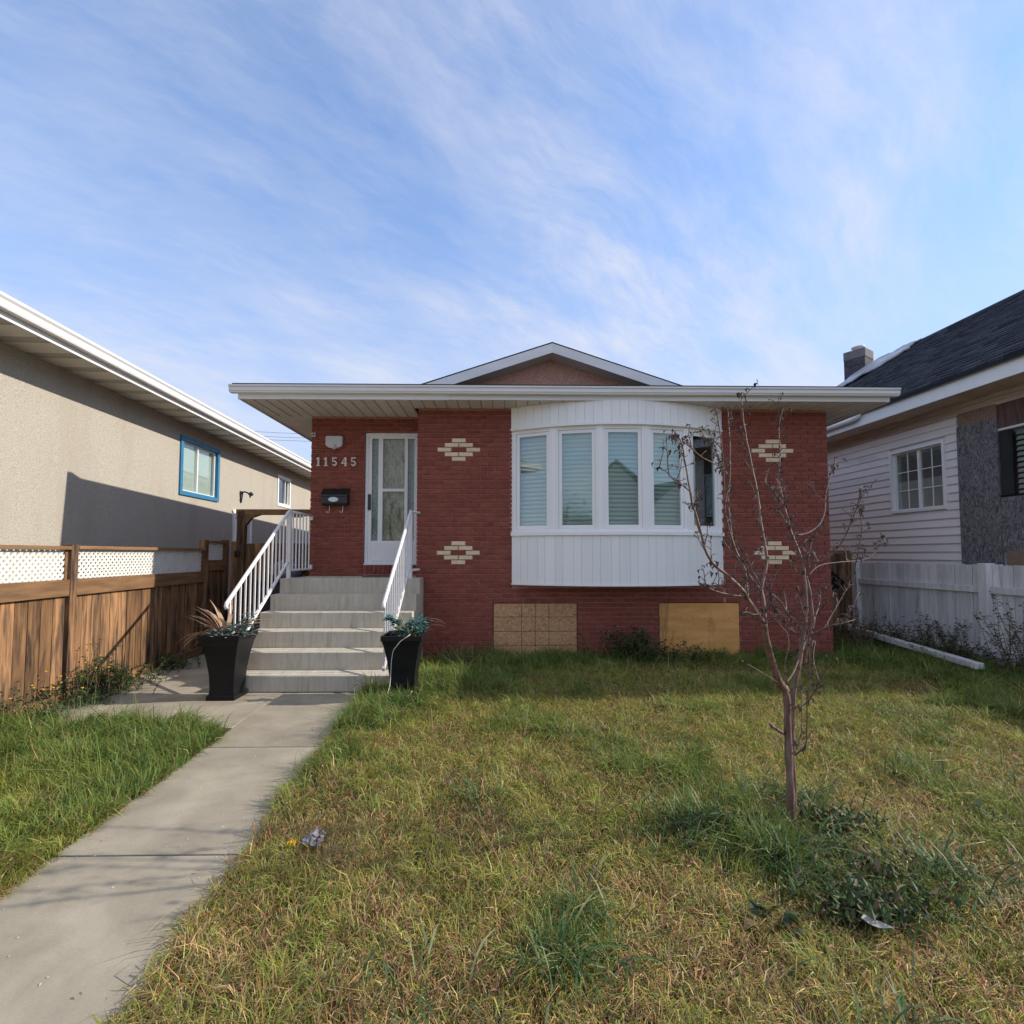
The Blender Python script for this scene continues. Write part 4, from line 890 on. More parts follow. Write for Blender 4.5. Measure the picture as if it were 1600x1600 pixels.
def smooth(pts, n=4):
    P = [np.array(p, float) for p in pts]; out = []
    for i in range(len(P)-1):
        p0, p1, p2, p3 = P[max(i-1, 0)], P[i], P[i+1], P[min(i+2, len(P)-1)]
        for k in range(n):
            t = k/n; out.append(.5*((2*p1)+(-p0+p2)*t+(2*p0-5*p1+4*p2-p3)*t*t+(-p0+3*p1-3*p2+p3)*t**3))
    return out+[P[-1]]
tag(MB().tube(smooth(pts), .0042, 6).build('cable', M['cable'], smooth=True), 'thin white cable hanging from the planter rim into the grass', 'cable')
# ================================================================ YOUNG TREE
tree = thing('young_tree', 'young nearly bare fruit tree with reddish bark standing in the front lawn', 'tree', (1.513, 2.726, 0))
random.seed(21)
TB = 2.726
def tpath(px, y0, y1):
    n = len(px); d = [0]
    for a, b in zip(px[:-1], px[1:]): d.append(d[-1]+math.hypot(b[0]-a[0], b[1]-a[1]))
    return [atY(p[0], p[1], y0+(y1-y0)*(t/d[-1])) for p, t in zip(px, d)]
def pr_(w, Y): return w/2*Y/800
leaves = []
def limb(name, px, w0, w1, y0, y1, leafy=0, mat='bark', twigs=0, parent=None):
    pts = smooth(tpath(px, y0, y1), 4); n = len(pts)
    pts = [p+np.array([random.gauss(0, .0007), random.gauss(0, .0007), 0]) for p in pts]
    rad = [max(.0011, pr_(w0+(w1-w0)*i/(n-1), 2.7)*(.95 if w0 < 7 else 1))*random.uniform(.88, 1.14)*(1+.75*math.exp(-i/2.2) if name == 'trunk' else 1) for i in range(n)]
    b = MB(); b.tube(pts, rad, 8 if w0 > 6 else 5); o = b.build(name, M[mat], parent or tree, True)
    for i in range(2, n):
        for _ in range(2):
            if leafy and random.random() < leafy*.62+.02: leaves.append((pts[i], random.uniform(.7, 1.3)))
        for _ in range(2):
            if twigs and random.random() < twigs: spur(pts[i])
    if leafy and w0 < 7 and max(p[1] for p in px) < 1000:
        for i in range(3, n, 2):
            if random.random() < (.42 if pts[i][0] < 1.72 else .16) and pts[i][2] > 1.0: twiglet(pts[i])
    if leafy: 
        for _ in range(4): leaves.append((pts[-1]+np.array([random.gauss(0, .012), random.gauss(0, .012), random.gauss(0, .012)]), 1.1))
    return o
spurs = MB()
def twiglet(p):
    az = random.uniform(0, 6.28); ln = random.uniform(.05, .15); d = np.array([math.cos(az)*.5, math.sin(az)*.5, random.uniform(.5, 1.2)]); d /= np.linalg.norm(d); q = [p]
    for k in range(4):
        d = d+np.array([random.gauss(0, .14), random.gauss(0, .14), .08]); d /= np.linalg.norm(d); q.append(q[-1]+d*ln/4)
        if random.random() < .7: spur(q[-1])
    spurs.tube(q, [.0028, .0024, .002, .0017, .0013], 4)
    for _ in range(1): leaves.append((q[-1]+np.array([random.gauss(0, .008), random.gauss(0, .008), random.gauss(0, .008)]), 1.0))
def spur(p):
    az = random.uniform(0, 6.28); ln = random.uniform(.01, .045); d = np.array([math.cos(az), math.sin(az)*.8, random.uniform(.2, 1.0)])
    q = p+d*ln; spurs.tube([p, (p+q)/2+np.array([0, 0, .003]), q], [.0022, .0018, .0022], 4)
    if random.random() < .75: leaves.append((q, random.uniform(.7, 1.1)))
trunk = limb('trunk', [(1238,1302),(1236,1280),(1235,1240),(1233,1190),(1231,1140),(1230,1100),(1226,1072)], 13, 10, TB, TB-.03)
limb('trunk', [(1241,1300),(1241,1270),(1240,1220),(1238,1170),(1238,1120),(1241,1078),(1247,1045),(1253,1010)], 8, 8, TB+.012, TB+.10)
limb('branch', [(1228,1080),(1218,1066),(1208,1040),(1198,1000),(1194,974)], 13, 8.5, TB-.02, TB-.20)
L1 = [  # traced limbs: points, width from/to, depth from/to, leafiness, spur density
 ([(1194,974),(1170,938),(1162,924),(1138,900),(1118,884),(1104,864),(1094,828),(1086,800),(1081,785),(1076,757),(1070,721),(1064,689),(1053,676)], 6, 1.6, -.20, -.46, .22, .25),
 ([(1077,767),(1066,758),(1053,750),(1042,738),(1027,730)], 2, 1.2, -.42, -.52, .4, .2),
 ([(1196,975),(1193,940),(1190,920),(1198,876),(1194,846),(1189,816),(1187,796),(1183,768),(1174,726),(1165,679),(1161,652),(1158,617)], 6, 1.6, -.20, .02, .22, .35),
 ([(1168,936),(1164,892),(1148,856),(1142,828),(1139,800),(1138,780),(1141,726),(1140,679),(1137,639)], 4, 1.4, -.22, -.05, .25, .3),
 ([(1148,856),(1136,815),(1132,784),(1130,718),(1123,666),(1120,639)], 2.6, 1.3, -.2, -.35, .3, .35),
 ([(1137,744),(1128,732),(1119,726),(1095,713),(1076,697),(1065,687)], 2.0, 1.2, -.1, -.3, .35, .2),
 ([(1139,746),(1126,722),(1116,702),(1104,688),(1098,676)], 2.2, 1.2, -.1, -.22, .45, .2),
 ([(1187,920),(1172,900),(1160,884),(1148,866),(1131,848)], 3.2, 1.4, -.16, .1, .3, .4),
 ([(1192,924),(1180,898),(1168,886),(1158,868)], 2.2, 1.2, -.14, .16, .4, .4),
 ([(1166,936),(1156,931),(1144,930),(1120,924),(1108,919),(1096,912)], 2.6, 1.2, -.22, -.5, .1, .15),
 ([(1257,983),(1232,960),(1220,940),(1206,929),(1194,928)], 2.6, 1.6, .08, -.12, .2, .3),
 ([(1206,929),(1199,916),(1193,905)], 1.6, 1.1, -.1, -.12, .3, .3),
 ([(1247,991),(1234,982),(1220,972),(1208,961),(1196,952)], 2.2, 1.2, .06, -.2, .3, .3),
 ([(1258,985),(1243,976),(1222,960),(1210,949)], 2.0, 1.2, .08, .3, .4, .3),
 ([(1246,1046),(1252,1010),(1255,990),(1259,960),(1259,924),(1256,896)], 8, 5, .04, .06, .05, .2),
 ([(1256,1040),(1262,1002),(1270,976),(1268,952),(1265,924),(1259,900)], 7, 4.6, .10, .14, .05, .2),
 ([(1257,898),(1255,884),(1246,856),(1237,834),(1232,816),(1226,792),(1224,784),(1220,765),(1217,747),(1219,705),(1217,668),(1223,639)], 5, 1.6, .06, .28, .35, .5),
 ([(1236,831),(1230,806),(1222,785),(1212,772),(1206,763),(1195,757)], 2.4, 1.2, .12, -.05, .4, .4),
 ([(1239,836),(1228,815),(1218,800),(1211,796)], 2.0, 1.2, .12, .3, .5, .5),
 ([(1245,836),(1262,833),(1280,820),(1288,802),(1290,780),(1292,763),(1300,737),(1305,723)], 3, 1.2, .08, .35, .35, .25),
 ([(1262,888),(1268,878),(1282,877),(1298,868),(1316,846),(1330,816),(1338,794),(1342,780),(1345,765)], 3.4, 1.2, .10, -.25, .25, .25),
 ([(1262,900),(1280,884),(1306,879),(1330,877),(1352,874),(1363,868),(1373,855),(1383,840)], 2.3, 1.0, .1, .35, .15, .2),
 ([(1262,886),(1266,854),(1272,842),(1278,830),(1284,812)], 2.4, 1.2, .1, .2, .55, .5),
 ([(1330,908),(1336,886),(1340,868),(1344,845),(1346,820),(1341,792)], 2.0, 1.1, -.1, -.3, .3, .3),
 ([(1268,992),(1288,982),(1308,974),(1322,962),(1334,948)], 3.6, 1.3, .1, -.2, .25, .35),
 ([(1306,976),(1322,972),(1336,968)], 1.6, 1.1, -.1, .1, .3, .3),
 ([(1271,974),(1280,944),(1282,930),(1282,916)], 2.0, 1.1, .12, .3, .3, .3),
 ([(1286,984),(1306,950),(1318,928),(1325,918),(1328,908)], 2.0, 1.1, .1, .28, .35, .3),
 ([(1278,960),(1288,944),(1300,936),(1304,932)], 1.6, 1.1, .15, -.1, .4, .3),
 ([(1268,1000),(1267,1020),(1266,1040),(1264,1092)], 1.8, 1.2, .1, .2, .05, .15),
 ([(1242,1180),(1252,1172),(1259,1163),(1261,1135),(1261,1105),(1264,1050),(1265,1000)], 3, 1.4, .0, -.25, .08, .2),
 ([(1242,1177),(1249,1155),(1253,1135),(1252,1090),(1249,1030)], 2.2, 1.2, .0, .15, .06, .2),
 ([(1230,1108),(1242,1105),(1255,1102),(1268,1088),(1279,1070),(1288,1050),(1297,1030)], 3.4, 1.2, .0, -.3, .05, .1),
 ([(1274,1002),(1271,1030),(1278,1060),(1280,1070)], 1.4, 1.2, .1, -.25, .1, .3),
 ([(1218,1068),(1206,1060),(1192,1052),(1180,1044),(1168,1038)], 1.6, 1.0, -.05, -.45, .02, .1),
 ([(1226,1070),(1226,1040),(1232,1010),(1230,990),(1222,980),(1210,966)], 2.2, 1.2, -.04, -.25, .1, .2),
 ([(1228,1068),(1242,1046),(1254,1014),(1262,996)], 3.6, 2.6, -.05, .1, .0, .1),
 ([(1224,1146),(1207,1135),(1204,1131)], 5.5, 4.5, -.02, -.16, .0, .0),
 ([(1262,985),(1256,960),(1250,940),(1248,922)], 1.6, 1.1, .05, -.2, .1, .3),
 ([(1192,958),(1178,960),(1168,956),(1162,958)], 1.4, 1.0, -.2, -.35, .5, .2),
 ([(1245,893),(1240,882),(1238,874)], 1.6, 1.1, .05, -.05, .4, .2)]
for px, w0, w1, d0, d1, lf, tw in L1: limb('branch', px, w0, w1, TB+d0, TB+d1, lf, 'bark' if w0 > 3 else 'twig', tw)
spurs.build('twig_spurs', M['twig'], tree, kind='stuff')
dl = MB()
for p, s in leaves:
    az = random.uniform(0, 6.28); el = random.uniform(-1.3, .3); L_ = random.uniform(.016, .036)*s; w = L_*random.uniform(.18, .34)
    d = np.array([math.cos(az)*math.cos(el), math.sin(az)*math.cos(el), math.sin(el)]); sd = np.cross(d, [0, 0, 1.]); sd /= max(np.linalg.norm(sd), 1e-3); up = np.cross(sd, d)
    c = L_*.35
    dl.poly([p, p+d*L_*.5+sd*w+up*c*.6, p+d*L_*.55+up*-.1*c, p+d*L_*.5-sd*w+up*c*.6, p+d*L_-up*c], [(0, 1, 2), (0, 2, 3), (1, 4, 2), (2, 4, 3)])
dl.build('dried_leaves', M['dryleaf'], tree, kind='stuff')
# ================================================================ WEEDS AND SHRUBS
random.seed(5)
def weed(name, label, cat, x, y, n, h, spread, mat='leafgreen', leaf=.05, lpn=9, group=None, stemmat='stalk', lean=(0, 0), flowers=None, up=1.25):
    t = thing(name, label, cat, (x, y, 0), group)
    sb, lb = MB(), MB(); fb = MB()
    for i in range(n):
        az = random.uniform(0, 6.28); ln = h*random.uniform(.55, 1.1); el = random.uniform(up-.25, up+.3)
        p = np.array([x+random.gauss(0, spread), y+random.gauss(0, spread*.6), 0.]); pts = [p]
        d = np.array([math.cos(az)*math.cos(el)+lean[0], math.sin(az)*math.cos(el)+lean[1], math.sin(el)])
        for k in range(5):
            d = d+np.array([random.gauss(0, .12), random.gauss(0, .12), -.05]); d /= np.linalg.norm(d); p = p+d*ln/5; pts.append(p)
        sb.tube(pts, [.004, .0035, .003, .0025, .002, .0012], 4)
        for k in range(lpn):
            t_ = random.uniform(.15, 1)*5; i0 = min(4, int(t_)); q = pts[i0]+(pts[i0+1]-pts[i0])*(t_-i0)
            a2 = random.uniform(0, 6.28); e2 = random.uniform(-.5, .8); s = leaf*random.uniform(.5, 1.25)
            dd = Vector((math.cos(a2)*math.cos(e2), math.sin(a2)*math.cos(e2), math.sin(e2))); sd = dd.cross(Vector((0, 0, 1))).normalized(); uu = sd.cross(dd); P = Vector(q); w = s*.22
            lb.poly([P, P+dd*s*.5+sd*w+uu*w*.4, P+dd*s-uu*s*.15, P+dd*s*.5-sd*w+uu*w*.4], [(0, 1, 2), (0, 2, 3)])
        if flowers and random.random() < flowers: fb.lathe([(.001, .0), (.010, .004), (.012, .010), (.001, .012)], tuple(pts[-1]), 7)
    sb.build('stems', M[stemmat], t, kind='stuff'); lb.build('leaves', M[mat], t, kind='stuff')
    if fb.v: fb.build('flowers', M['yellow'], t, kind='stuff')
    return t
def at_(px, py, z=0.): p = atZ(px, py, z); return p[0], p[1]
weed('leafy_shrub', 'dark leafy weed clump against the bricks between the two boarded basement windows', 'shrub', 1.72, 6.92, 60, .46, .20, 'leafgreen', .075, 15)
weed('leafy_shrub', 'low dark weed fringe in front of the yellow plywood', 'shrub', 2.35, 6.85, 34, .30, .26, 'leafdark', .055, 12)
weed('dry_stalk_clump', 'thin dry grass stalks standing against the bricks between the basement windows', 'dry stalks', 1.98, 7.02, 16, .78, .14, 'straw', .02, 2, up=1.45)
dg = thing('brown_grass_clump', 'withered brown ornamental grass at the foot of the bricks beside the planter', 'ornamental grass', (-.52, 6.72, 0))
b = MB()
for i in range(170): arch(b, -.52+random.gauss(0, .16), 6.72+random.gauss(0, .12), .0, random.uniform(0, 6.28), random.uniform(.25, .5), random.uniform(.8, 1.5), random.uniform(.8, 2.4), .007, 6, .08)
b.build('dry_blades', M['stalk'], dg, kind='stuff')
fx = ((1395, 975, 26, .50, 'leafdark'), (1445, 1000, 44, .62, 'leafdark'), (1478, 1010, 40, .58, 'leafgreen'), (1515, 1030, 36, .45, 'leafdark'))
lab = ('small dark weed against the white fence near the cedar gate', 'tall dark weed against the middle boards of the white fence', 'bushy green weed against the white fence left of the thick post', 'low dark weed at the foot of the thick white post')
for (px, py, n, h, m_), lb_ in zip(fx, lab):
    p = atL(px, py, RF-.22); weed('fence_weed', lb_, 'weed', p[0], p[1], n, h, .16, m_, .05, 16, 'weeds along the white fence')
p = atL(1585, 1060, RF-.25); weed('fence_weed', 'tall leafy weed rising against the white fence at the right photo edge', 'weed', p[0], p[1], 22, .95, .12, 'leafdark', .05, 22, 'weeds along the white fence', up=1.4)
weed('corner_weed', 'brownish weed tangle at the brick corner beside the cedar gate', 'weed', 5.15, 7.7, 70, .62, .30, 'stalk', .05, 14)
weed('corner_weed', 'green weed mass where the cedar gate meets the white fence', 'weed', 5.75, 8.35, 50, .45, .25, 'leafdark', .055, 14)
for px, py, n, h, m_, fl, lb_ in ((165, 1075, 60, .36, 'leafgreen', .10, 'bushy dark weed at the foot of the wooden fence beside the concrete pad'),
                         (115, 1100, 22, .40, 'leafgreen', .55, 'yellow flowering weed beside the nearer wooden fence post'),
                         (40, 1140, 14, .45, 'leafgreen', .6, 'sparse yellow flowering weed under the nearest fence boards'),
                         (262, 1040, 44, .22, 'leafgreen', 0, 'dark low weed against the far end of the wooden fence')):
    p = atL(px, py, LF+.17); weed('fence_foot_weed', lb_, 'weed', p[0], p[1], n, h, .16, m_, .05, 13, 'weeds along the wooden fence', flowers=fl)
for px, py, lb_ in ((215, 1060, 'bright green low weed on the concrete pad edge by the fence'), (158, 1020, 'tall thin flowering weed in front of the second fence bay')):
    p = atL(px, py+15, LF+.22); weed('fence_foot_weed', lb_, 'weed', p[0], p[1], 26 if px > 200 else 9, .22 if px > 200 else .66, .14 if px > 200 else .07, 'leafgreen', .045, 12, 'weeds along the wooden fence', flowers=.0 if px > 200 else .6, up=1.2 if px > 200 else 1.4)
def rosette(label, px, py, n, ln, wd, mat, up=(.5, 1.2)):
    x, y = at_(px, py); t = thing('dock_plant', label, 'weed', (x, y, 0), 'broad leaved weeds in the lawn')
    for i in range(n):
        b = MB(); az = random.uniform(0, 6.28)
        pts = arch(b, x+random.gauss(0, .05), y+random.gauss(0, .04), .01, az, ln*random.uniform(.5, 1.1), random.uniform(*up), random.uniform(.5, 1.7), wd*random.uniform(.6, 1.2), 6, .12)
        b.build('broad_leaf', M[mat if random.random() < .7 else random.choice(('leafolive', 'leafdark', 'stalk'))], t)
rosette('broad leaved dark weed with yellowing leaves in the lawn right of the tree', 1365, 1440, 34, .20, .034, 'leafdark')
rosette('broad leaved weed clump in the lawn just behind the dark yellowing one', 1400, 1390, 26, .18, .026, 'leafgreen')
rosette('small broad leaved weed in the lawn below the tree', 1222, 1462, 9, .13, .036, 'leafdark')
rosette('dark leafy weed directly right of the tree base', 1318, 1300, 26, .19, .026, 'leafgreen')
rosette('pale leafy weed left of the tree base', 1130, 1300, 18, .17, .022, 'leafgreen')
rosette('low round leaved weed in the lawn at the right photo edge', 1560, 1290, 10, .15, .04, 'leafgreen')
# ================================================================ LITTER
def crumple(name, label, cat, px, py, s, m, h=.06, seed=1, sq=(1, 1)):
    random.seed(seed); x, y = at_(px, py); b = MB(); n = 8; pts = []
    for i in range(n+1):
        for j in range(n+1):
            r = random.random(); pts.append((x+(i/n-.5)*s*sq[0]+random.gauss(0, s*.06), y+(j/n-.5)*s*sq[1]+random.gauss(0, s*.06), .035+h*r*(1-abs(i/n-.5))*(1.2-abs(j/n-.5))))
    q = len(pts); pts += [(p[0], p[1], p[2]-.004) for p in pts]
    hole = {(random.randrange(n), random.randrange(n)) for _ in range(16)}
    fs = [(i*(n+1)+j, i*(n+1)+j+1, (i+1)*(n+1)+j+1, (i+1)*(n+1)+j) for i in range(n) for j in range(n) if (i, j) not in hole]
    fs += [tuple(q+k for k in reversed(f)) for f in fs]; b.poly(pts, fs)
    return tag(b.build(name, M[m]), label, cat)
crumple('plastic_wrapper', 'crumpled clear plastic wrapper on the lawn beside the walk', 'litter', 490, 1325, .105, 'plastic_bag', .045, 3, (.9, 1.2))
crumple('wrapper_scrap', 'small yellow scrap beside the crumpled clear wrapper', 'litter', 456, 1330, .04, 'yellow', .02, 4)
crumple('cardboard_scrap', 'small flat greyish scrap in the middle of the lawn', 'litter', 700, 1232, .06, 'stalk', .02, 5)
crumple('fallen_leaf_tan', 'tan scrap of leaf on the lawn between tree and plastic wrapper', 'leaf', 1080, 1360, .045, 'leaf_tan', .02, 6)
lfp = ((282, 1198), (228, 1245), (255, 1236), (125, 1316), (18, 1408), (358, 1467), (236, 1547), (470, 1335), (1540, 1350), (1340, 1525), (1360, 985))
t = thing('white_petal_leaf', 'curled white leaf lying in the lawn at the bottom right', 'leaf', (*at_(1368, 1470), .03)); x, y = at_(1370, 1475)
b = MB(); arch(b, x-.03, y+.03, .08, -1.0, .11, -.2, -.9, .035, 8, .02); b.build('leaf_blade', M['paper'], t)
random.seed(9)
b = MB()
for i in range(260):
    px = random.uniform(20, 1580); py = random.uniform(1110, 1590); x, y = at_(px, py)
    if wl(y)-.05 < x < wr(y)+.02 and random.random() < .93: continue
    az = random.uniform(0, 6.28); s = random.uniform(.006, .016); z = .012 if wl(y) < x < wr(y) else random.uniform(.03, .09); c, sn = math.cos(az)*s, math.sin(az)*s
    b.poly([(x-c, y-sn, z), (x-sn*.5, y+c*.5, z+s*.5), (x+c, y+sn, z+s*.2), (x+sn*.5, y-c*.5, z+s*.3)], [(0, 1, 2), (0, 2, 3)])
tag(b.build('fallen_leaves', M['leaf_tan'], kind='stuff'), 'small dry tan leaves scattered over the lawn and walk edge', 'leaves')
b = MB(); rs_ = random.Random(4)
for i in range(120):                                # pale grit and straw bits on the concrete
    y = rs_.uniform(1.4, 5.4); x = rs_.uniform(wl(y)+.04, wr(y)-.04); s = rs_.uniform(.002, .009); a = rs_.uniform(0, 6.28); c, sn = math.cos(a)*s, math.sin(a)*s
    b.poly([(x-c, y-sn, .001), (x+sn*.6, y-c*.6, .001), (x+c, y+sn, .001), (x-sn*.6, y+c*.6, .001), (x, y, .001+s*.5)], [(0, 1, 4), (1, 2, 4), (2, 3, 4), (3, 0, 4)])
tag(b.build('grit', M['paper'], kind='stuff'), 'pale grit scattered on the concrete walk', 'grit')
# ================================================================ GRASS
def vnoise(x, y, sc, seed):
    r = np.random.default_rng(seed).random((64, 64)); u, v = x*sc+100.3, y*sc+77.7
    i, j = np.floor(u).astype(int), np.floor(v).astype(int); f, g = u-i, v-j; f = f*f*(3-2*f); g = g*g*(3-2*g)
    i0, i1, j0, j1 = i % 64, (i+1) % 64, j % 64, (j+1) % 64
    return (r[i0, j0]*(1-f)+r[i1, j0]*f)*(1-g)+(r[i0, j1]*(1-f)+r[i1, j1]*f)*g
def fbm(x, y, sc, seed): return (vnoise(x, y, sc, seed)+.5*vnoise(x, y, sc*2.1, seed+1)+.25*vnoise(x, y, sc*4.3, seed+2))/1.75
def grass_mat():
    Mt = bpy.data.materials.new('grass_blade'); Mt.use_nodes = True; nt = Mt.node_tree; N = nt.nodes.new; L = nt.links.new
    at = N('ShaderNodeAttribute'); at.attribute_name = 'col'; b = nt.nodes['Principled BSDF']; b.inputs['Roughness'].default_value = .55; b.inputs['Specular IOR Level'].default_value = .25
    L(at.outputs['Color'], b.inputs['Base Color']); t = N('ShaderNodeBsdfTranslucent'); L(at.outputs['Color'], t.inputs[0])
    ms = N('ShaderNodeMixShader'); ms.inputs[0].default_value = .30; L(b.outputs[0], ms.inputs[1]); L(t.outputs[0], ms.inputs[2]); L(ms.outputs[0], nt.nodes['Material Output'].inputs[0]); return Mt
GM = grass_mat()
def sstep(x, a, b): t = np.clip((x-a)/(b-a), 0, 1); return t*t*(3-2*t)
def clump(x, y, cx, cy, r): return np.exp(-((x-cx)**2+(y-cy)**2)/(r*r))
def grass(name, label, n, sampler, seed, thatch=False):
    g = np.random.default_rng(seed); x, y = sampler(g, n); n = len(x)
    big = fbm(x, y, 1.1, seed+3); med = fbm(x, y, 3.2, seed+9); fine = fbm(x, y, 9., seed+15)
    dwalk = np.minimum(np.abs(x-(-1.10-.055*y)), np.abs(x-(-2.02-.055*y)))
    # lushness: long dark green against edges and in clumps, straw elsewhere
    tuft = fbm(x, y, 2.1, seed+51); lush = .65*sstep(tuft, .60, .74)*(.45+.55*sstep(y, 1.8, 3.6))+.35*sstep(y, 2.6, 4.6)*sstep(big+med*.5, .62, .9)
    lush += .9*np.exp(-(dwalk/.16)**2)*sstep(y, 2.4, 3.6)*(.4+.9*med)
    lush += 1.2*clump(x, y, -1.0, 5.05, .42)+.9*clump(x, y, -.45, 5.9, .55)+.7*clump(x, y, -.2, 6.6, .5)
    lush += .95*sstep(y, 6.1, 6.9)*sstep(x, -1.2, -.6)
    lush += .7*clump(x, y, 1.05, 2.65, .30)*(.3+med)+.75*clump(x, y, 1.35, 2.35, .20)+.5*clump(x, y, 1.75, 2.7, .30)+.55*clump(x, y, .30, 2.1, .14)+.65*clump(x, y, .22, 1.88, .15)+.5*clump(x, y, 1.75, 2.2, .22)
    lush += .8*sstep(x, 4.0, 5.6)*sstep(y, 3.4, 4.4)
    L_ = (x < -2.0-.055*y)
    lush += np.where(L_, .05+.95*sstep(y, 3.0, 3.9)*(.5+.8*med)+.3*big, 0)
    lush = np.clip(lush, 0, 1.25)
    lush = np.clip(lush+ (g.random(n)-.5)*.25, 0, 1.2)
    dry = np.clip(.62-.32*sstep(y, 1.8, 3.6)+.9*(big-.5)+.9*(med-.5)-.85*lush+.06*L_, 0.05, .95)
    isdry = g.random(n) < dry
    if thatch: isdry[:] = True; lush = lush*.2
    h = np.where(isdry, g.uniform(.045, .115, n), g.uniform(.045, .115, n))*(1+.75*lush)*(.35+1.25*fbm(x, y, 5., seed+61))
    h *= np.where(g.random(n) < .03, 1.7, 1)
    # matted blades: neighbours lean alike
    la = fbm(x, y, 4.2, seed+30)*19+g.normal(0, .95, n); lean = np.clip(g.normal(1.2, .42, n)-.30*np.minimum(lush, 1)+.25*isdry, .1, 1.5)
    if thatch: la = g.uniform(0, 6.28, n); lean = g.uniform(1.25, 1.7, n)
    dxy = np.stack([np.cos(la), np.sin(la)], 1)
    w = g.uniform(.0016, .0034, n)*(1+.35*np.minimum(lush, 1))*(1+.10*y)
    e1 = np.pi/2-lean*.55; e2 = np.pi/2-lean*1.25-g.uniform(0, .7, n)
    if thatch: w *= 1.35; h *= .85
    p0 = np.stack([x, y, np.full(n, -.01) if not thatch else g.uniform(0, .028, n)], 1)
    s1 = h*.55; s2 = h*.62
    p1 = p0+np.concatenate([dxy*(np.cos(e1)*s1)[:, None], (np.sin(e1)*s1)[:, None]], 1)
    p2 = p1+np.concatenate([dxy*(np.cos(e2)*s2)[:, None], (np.sin(e2)*s2)[:, None]], 1); p2[:, 2] = np.maximum(p2[:, 2], .006)
    ta = la+np.pi/2+g.normal(0, .5, n); sd = np.stack([np.cos(ta), np.sin(ta), g.normal(0, .25, n)], 1)*(w/2)[:, None]
    V = np.stack([p0-sd, p0+sd, p1+sd*.9, p1-sd*.9, p2], 1).reshape(-1, 3)
    base = (np.arange(n)*5)[:, None]
    quads = base+np.array([[0, 1, 2, 3]]); tris = base+np.array([[3, 2, 4]])
    loops = np.concatenate([quads, tris], 1).reshape(-1)
    starts = (np.arange(n)*7)[:, None]+np.array([[0, 4]])
    me = bpy.data.meshes.new(name); me.vertices.add(5*n); me.loops.add(7*n); me.polygons.add(2*n)
    me.vertices.foreach_set('co', V.astype(np.float32).reshape(-1)); me.loops.foreach_set('vertex_index', loops.astype(np.int32))
    me.polygons.foreach_set('loop_start', starts.reshape(-1).astype(np.int32)); me.update(calc_edges=True)
    gr = np.stack([g.uniform(.085, .155, n), g.uniform(.125, .195, n), g.uniform(.026, .046, n)], 1)       # fresh green
    ol = np.stack([g.uniform(.18, .32, n), g.uniform(.20, .31, n), g.uniform(.035, .07, n)], 1)          # yellowing green
    st = np.stack([g.uniform(.40, .66, n), g.uniform(.30, .49, n), g.uniform(.125, .22, n)], 1)             # straw
    br = np.stack([g.uniform(.20, .38, n), g.uniform(.125, .24, n), g.uniform(.055, .11, n)], 1)            # brown straw
    mixf = np.clip(lush*1.15+g.normal(0, .18, n), 0, 1)[:, None]
    col = np.where(isdry[:, None], np.where((g.random(n) < (.25 if thatch else .5))[:, None], st*(.7 if thatch else 1), br*(.75 if thatch else 1)), gr*mixf+ol*(1-mixf))
    cv = np.concatenate([np.repeat(col, 5, 0), np.ones((5*n, 1))], 1)
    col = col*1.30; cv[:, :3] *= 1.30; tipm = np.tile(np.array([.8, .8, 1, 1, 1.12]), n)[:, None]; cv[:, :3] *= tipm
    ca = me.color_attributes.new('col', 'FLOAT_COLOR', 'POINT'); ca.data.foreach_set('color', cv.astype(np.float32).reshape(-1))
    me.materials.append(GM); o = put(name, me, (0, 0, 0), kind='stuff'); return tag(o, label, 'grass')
def samp_main(g, n):
    y = np.where(g.random(n) < .5, .7+6.5*g.random(n)**1.6, g.uniform(.4, 8.9, n)); x = g.uniform(-1.6, 6.15, n)
    ok = (x > -1.12-.055*y+g.normal(0, .012, n)) & (x < 6.52-.0525*y) & (np.abs(x) < 1.02*y*1.05+1.0)
    ok &= ~((y > 7.17) & (x < 4.68)) & ~((x < -1.1) & (y > 5.49)) & (y < 8.75) & ~((np.abs(x-PR[0]) < .14) & (np.abs(y-PR[1]) < .14))
    return x[ok], y[ok]
def samp_left(g, n):
    y = .6+4.4*g.random(n); x = g.uniform(-4.3, -2.1, n)
    edge = 4.42-.10*(x+3.3)+.05*np.sin(x*9)+.04*np.sin(x*23)
    ok = (x < -2.00-.055*y+g.normal(0, .012, n)) & (x > -4.02-.0525*y) & (y < edge+g.normal(0, .03, n))
    k = (x > -2.62-.0*y) & (y > 4.25+1.0*(-2.2-x)); ok &= ~((x > -2.42) & (y > 4.22+.75*(-x-2.25)))
    return x[ok], y[ok]
grass('lawn_grass', 'patchy overgrown green and straw coloured lawn right of the walk', 600000, samp_main, 41)
grass('lawn_thatch', 'flat matted dead straw lying between the standing grass blades', 120000, samp_main, 43, True)
grass('lawn_grass', 'long lush green grass left of the walk under the wooden fence', 150000, samp_left, 77)

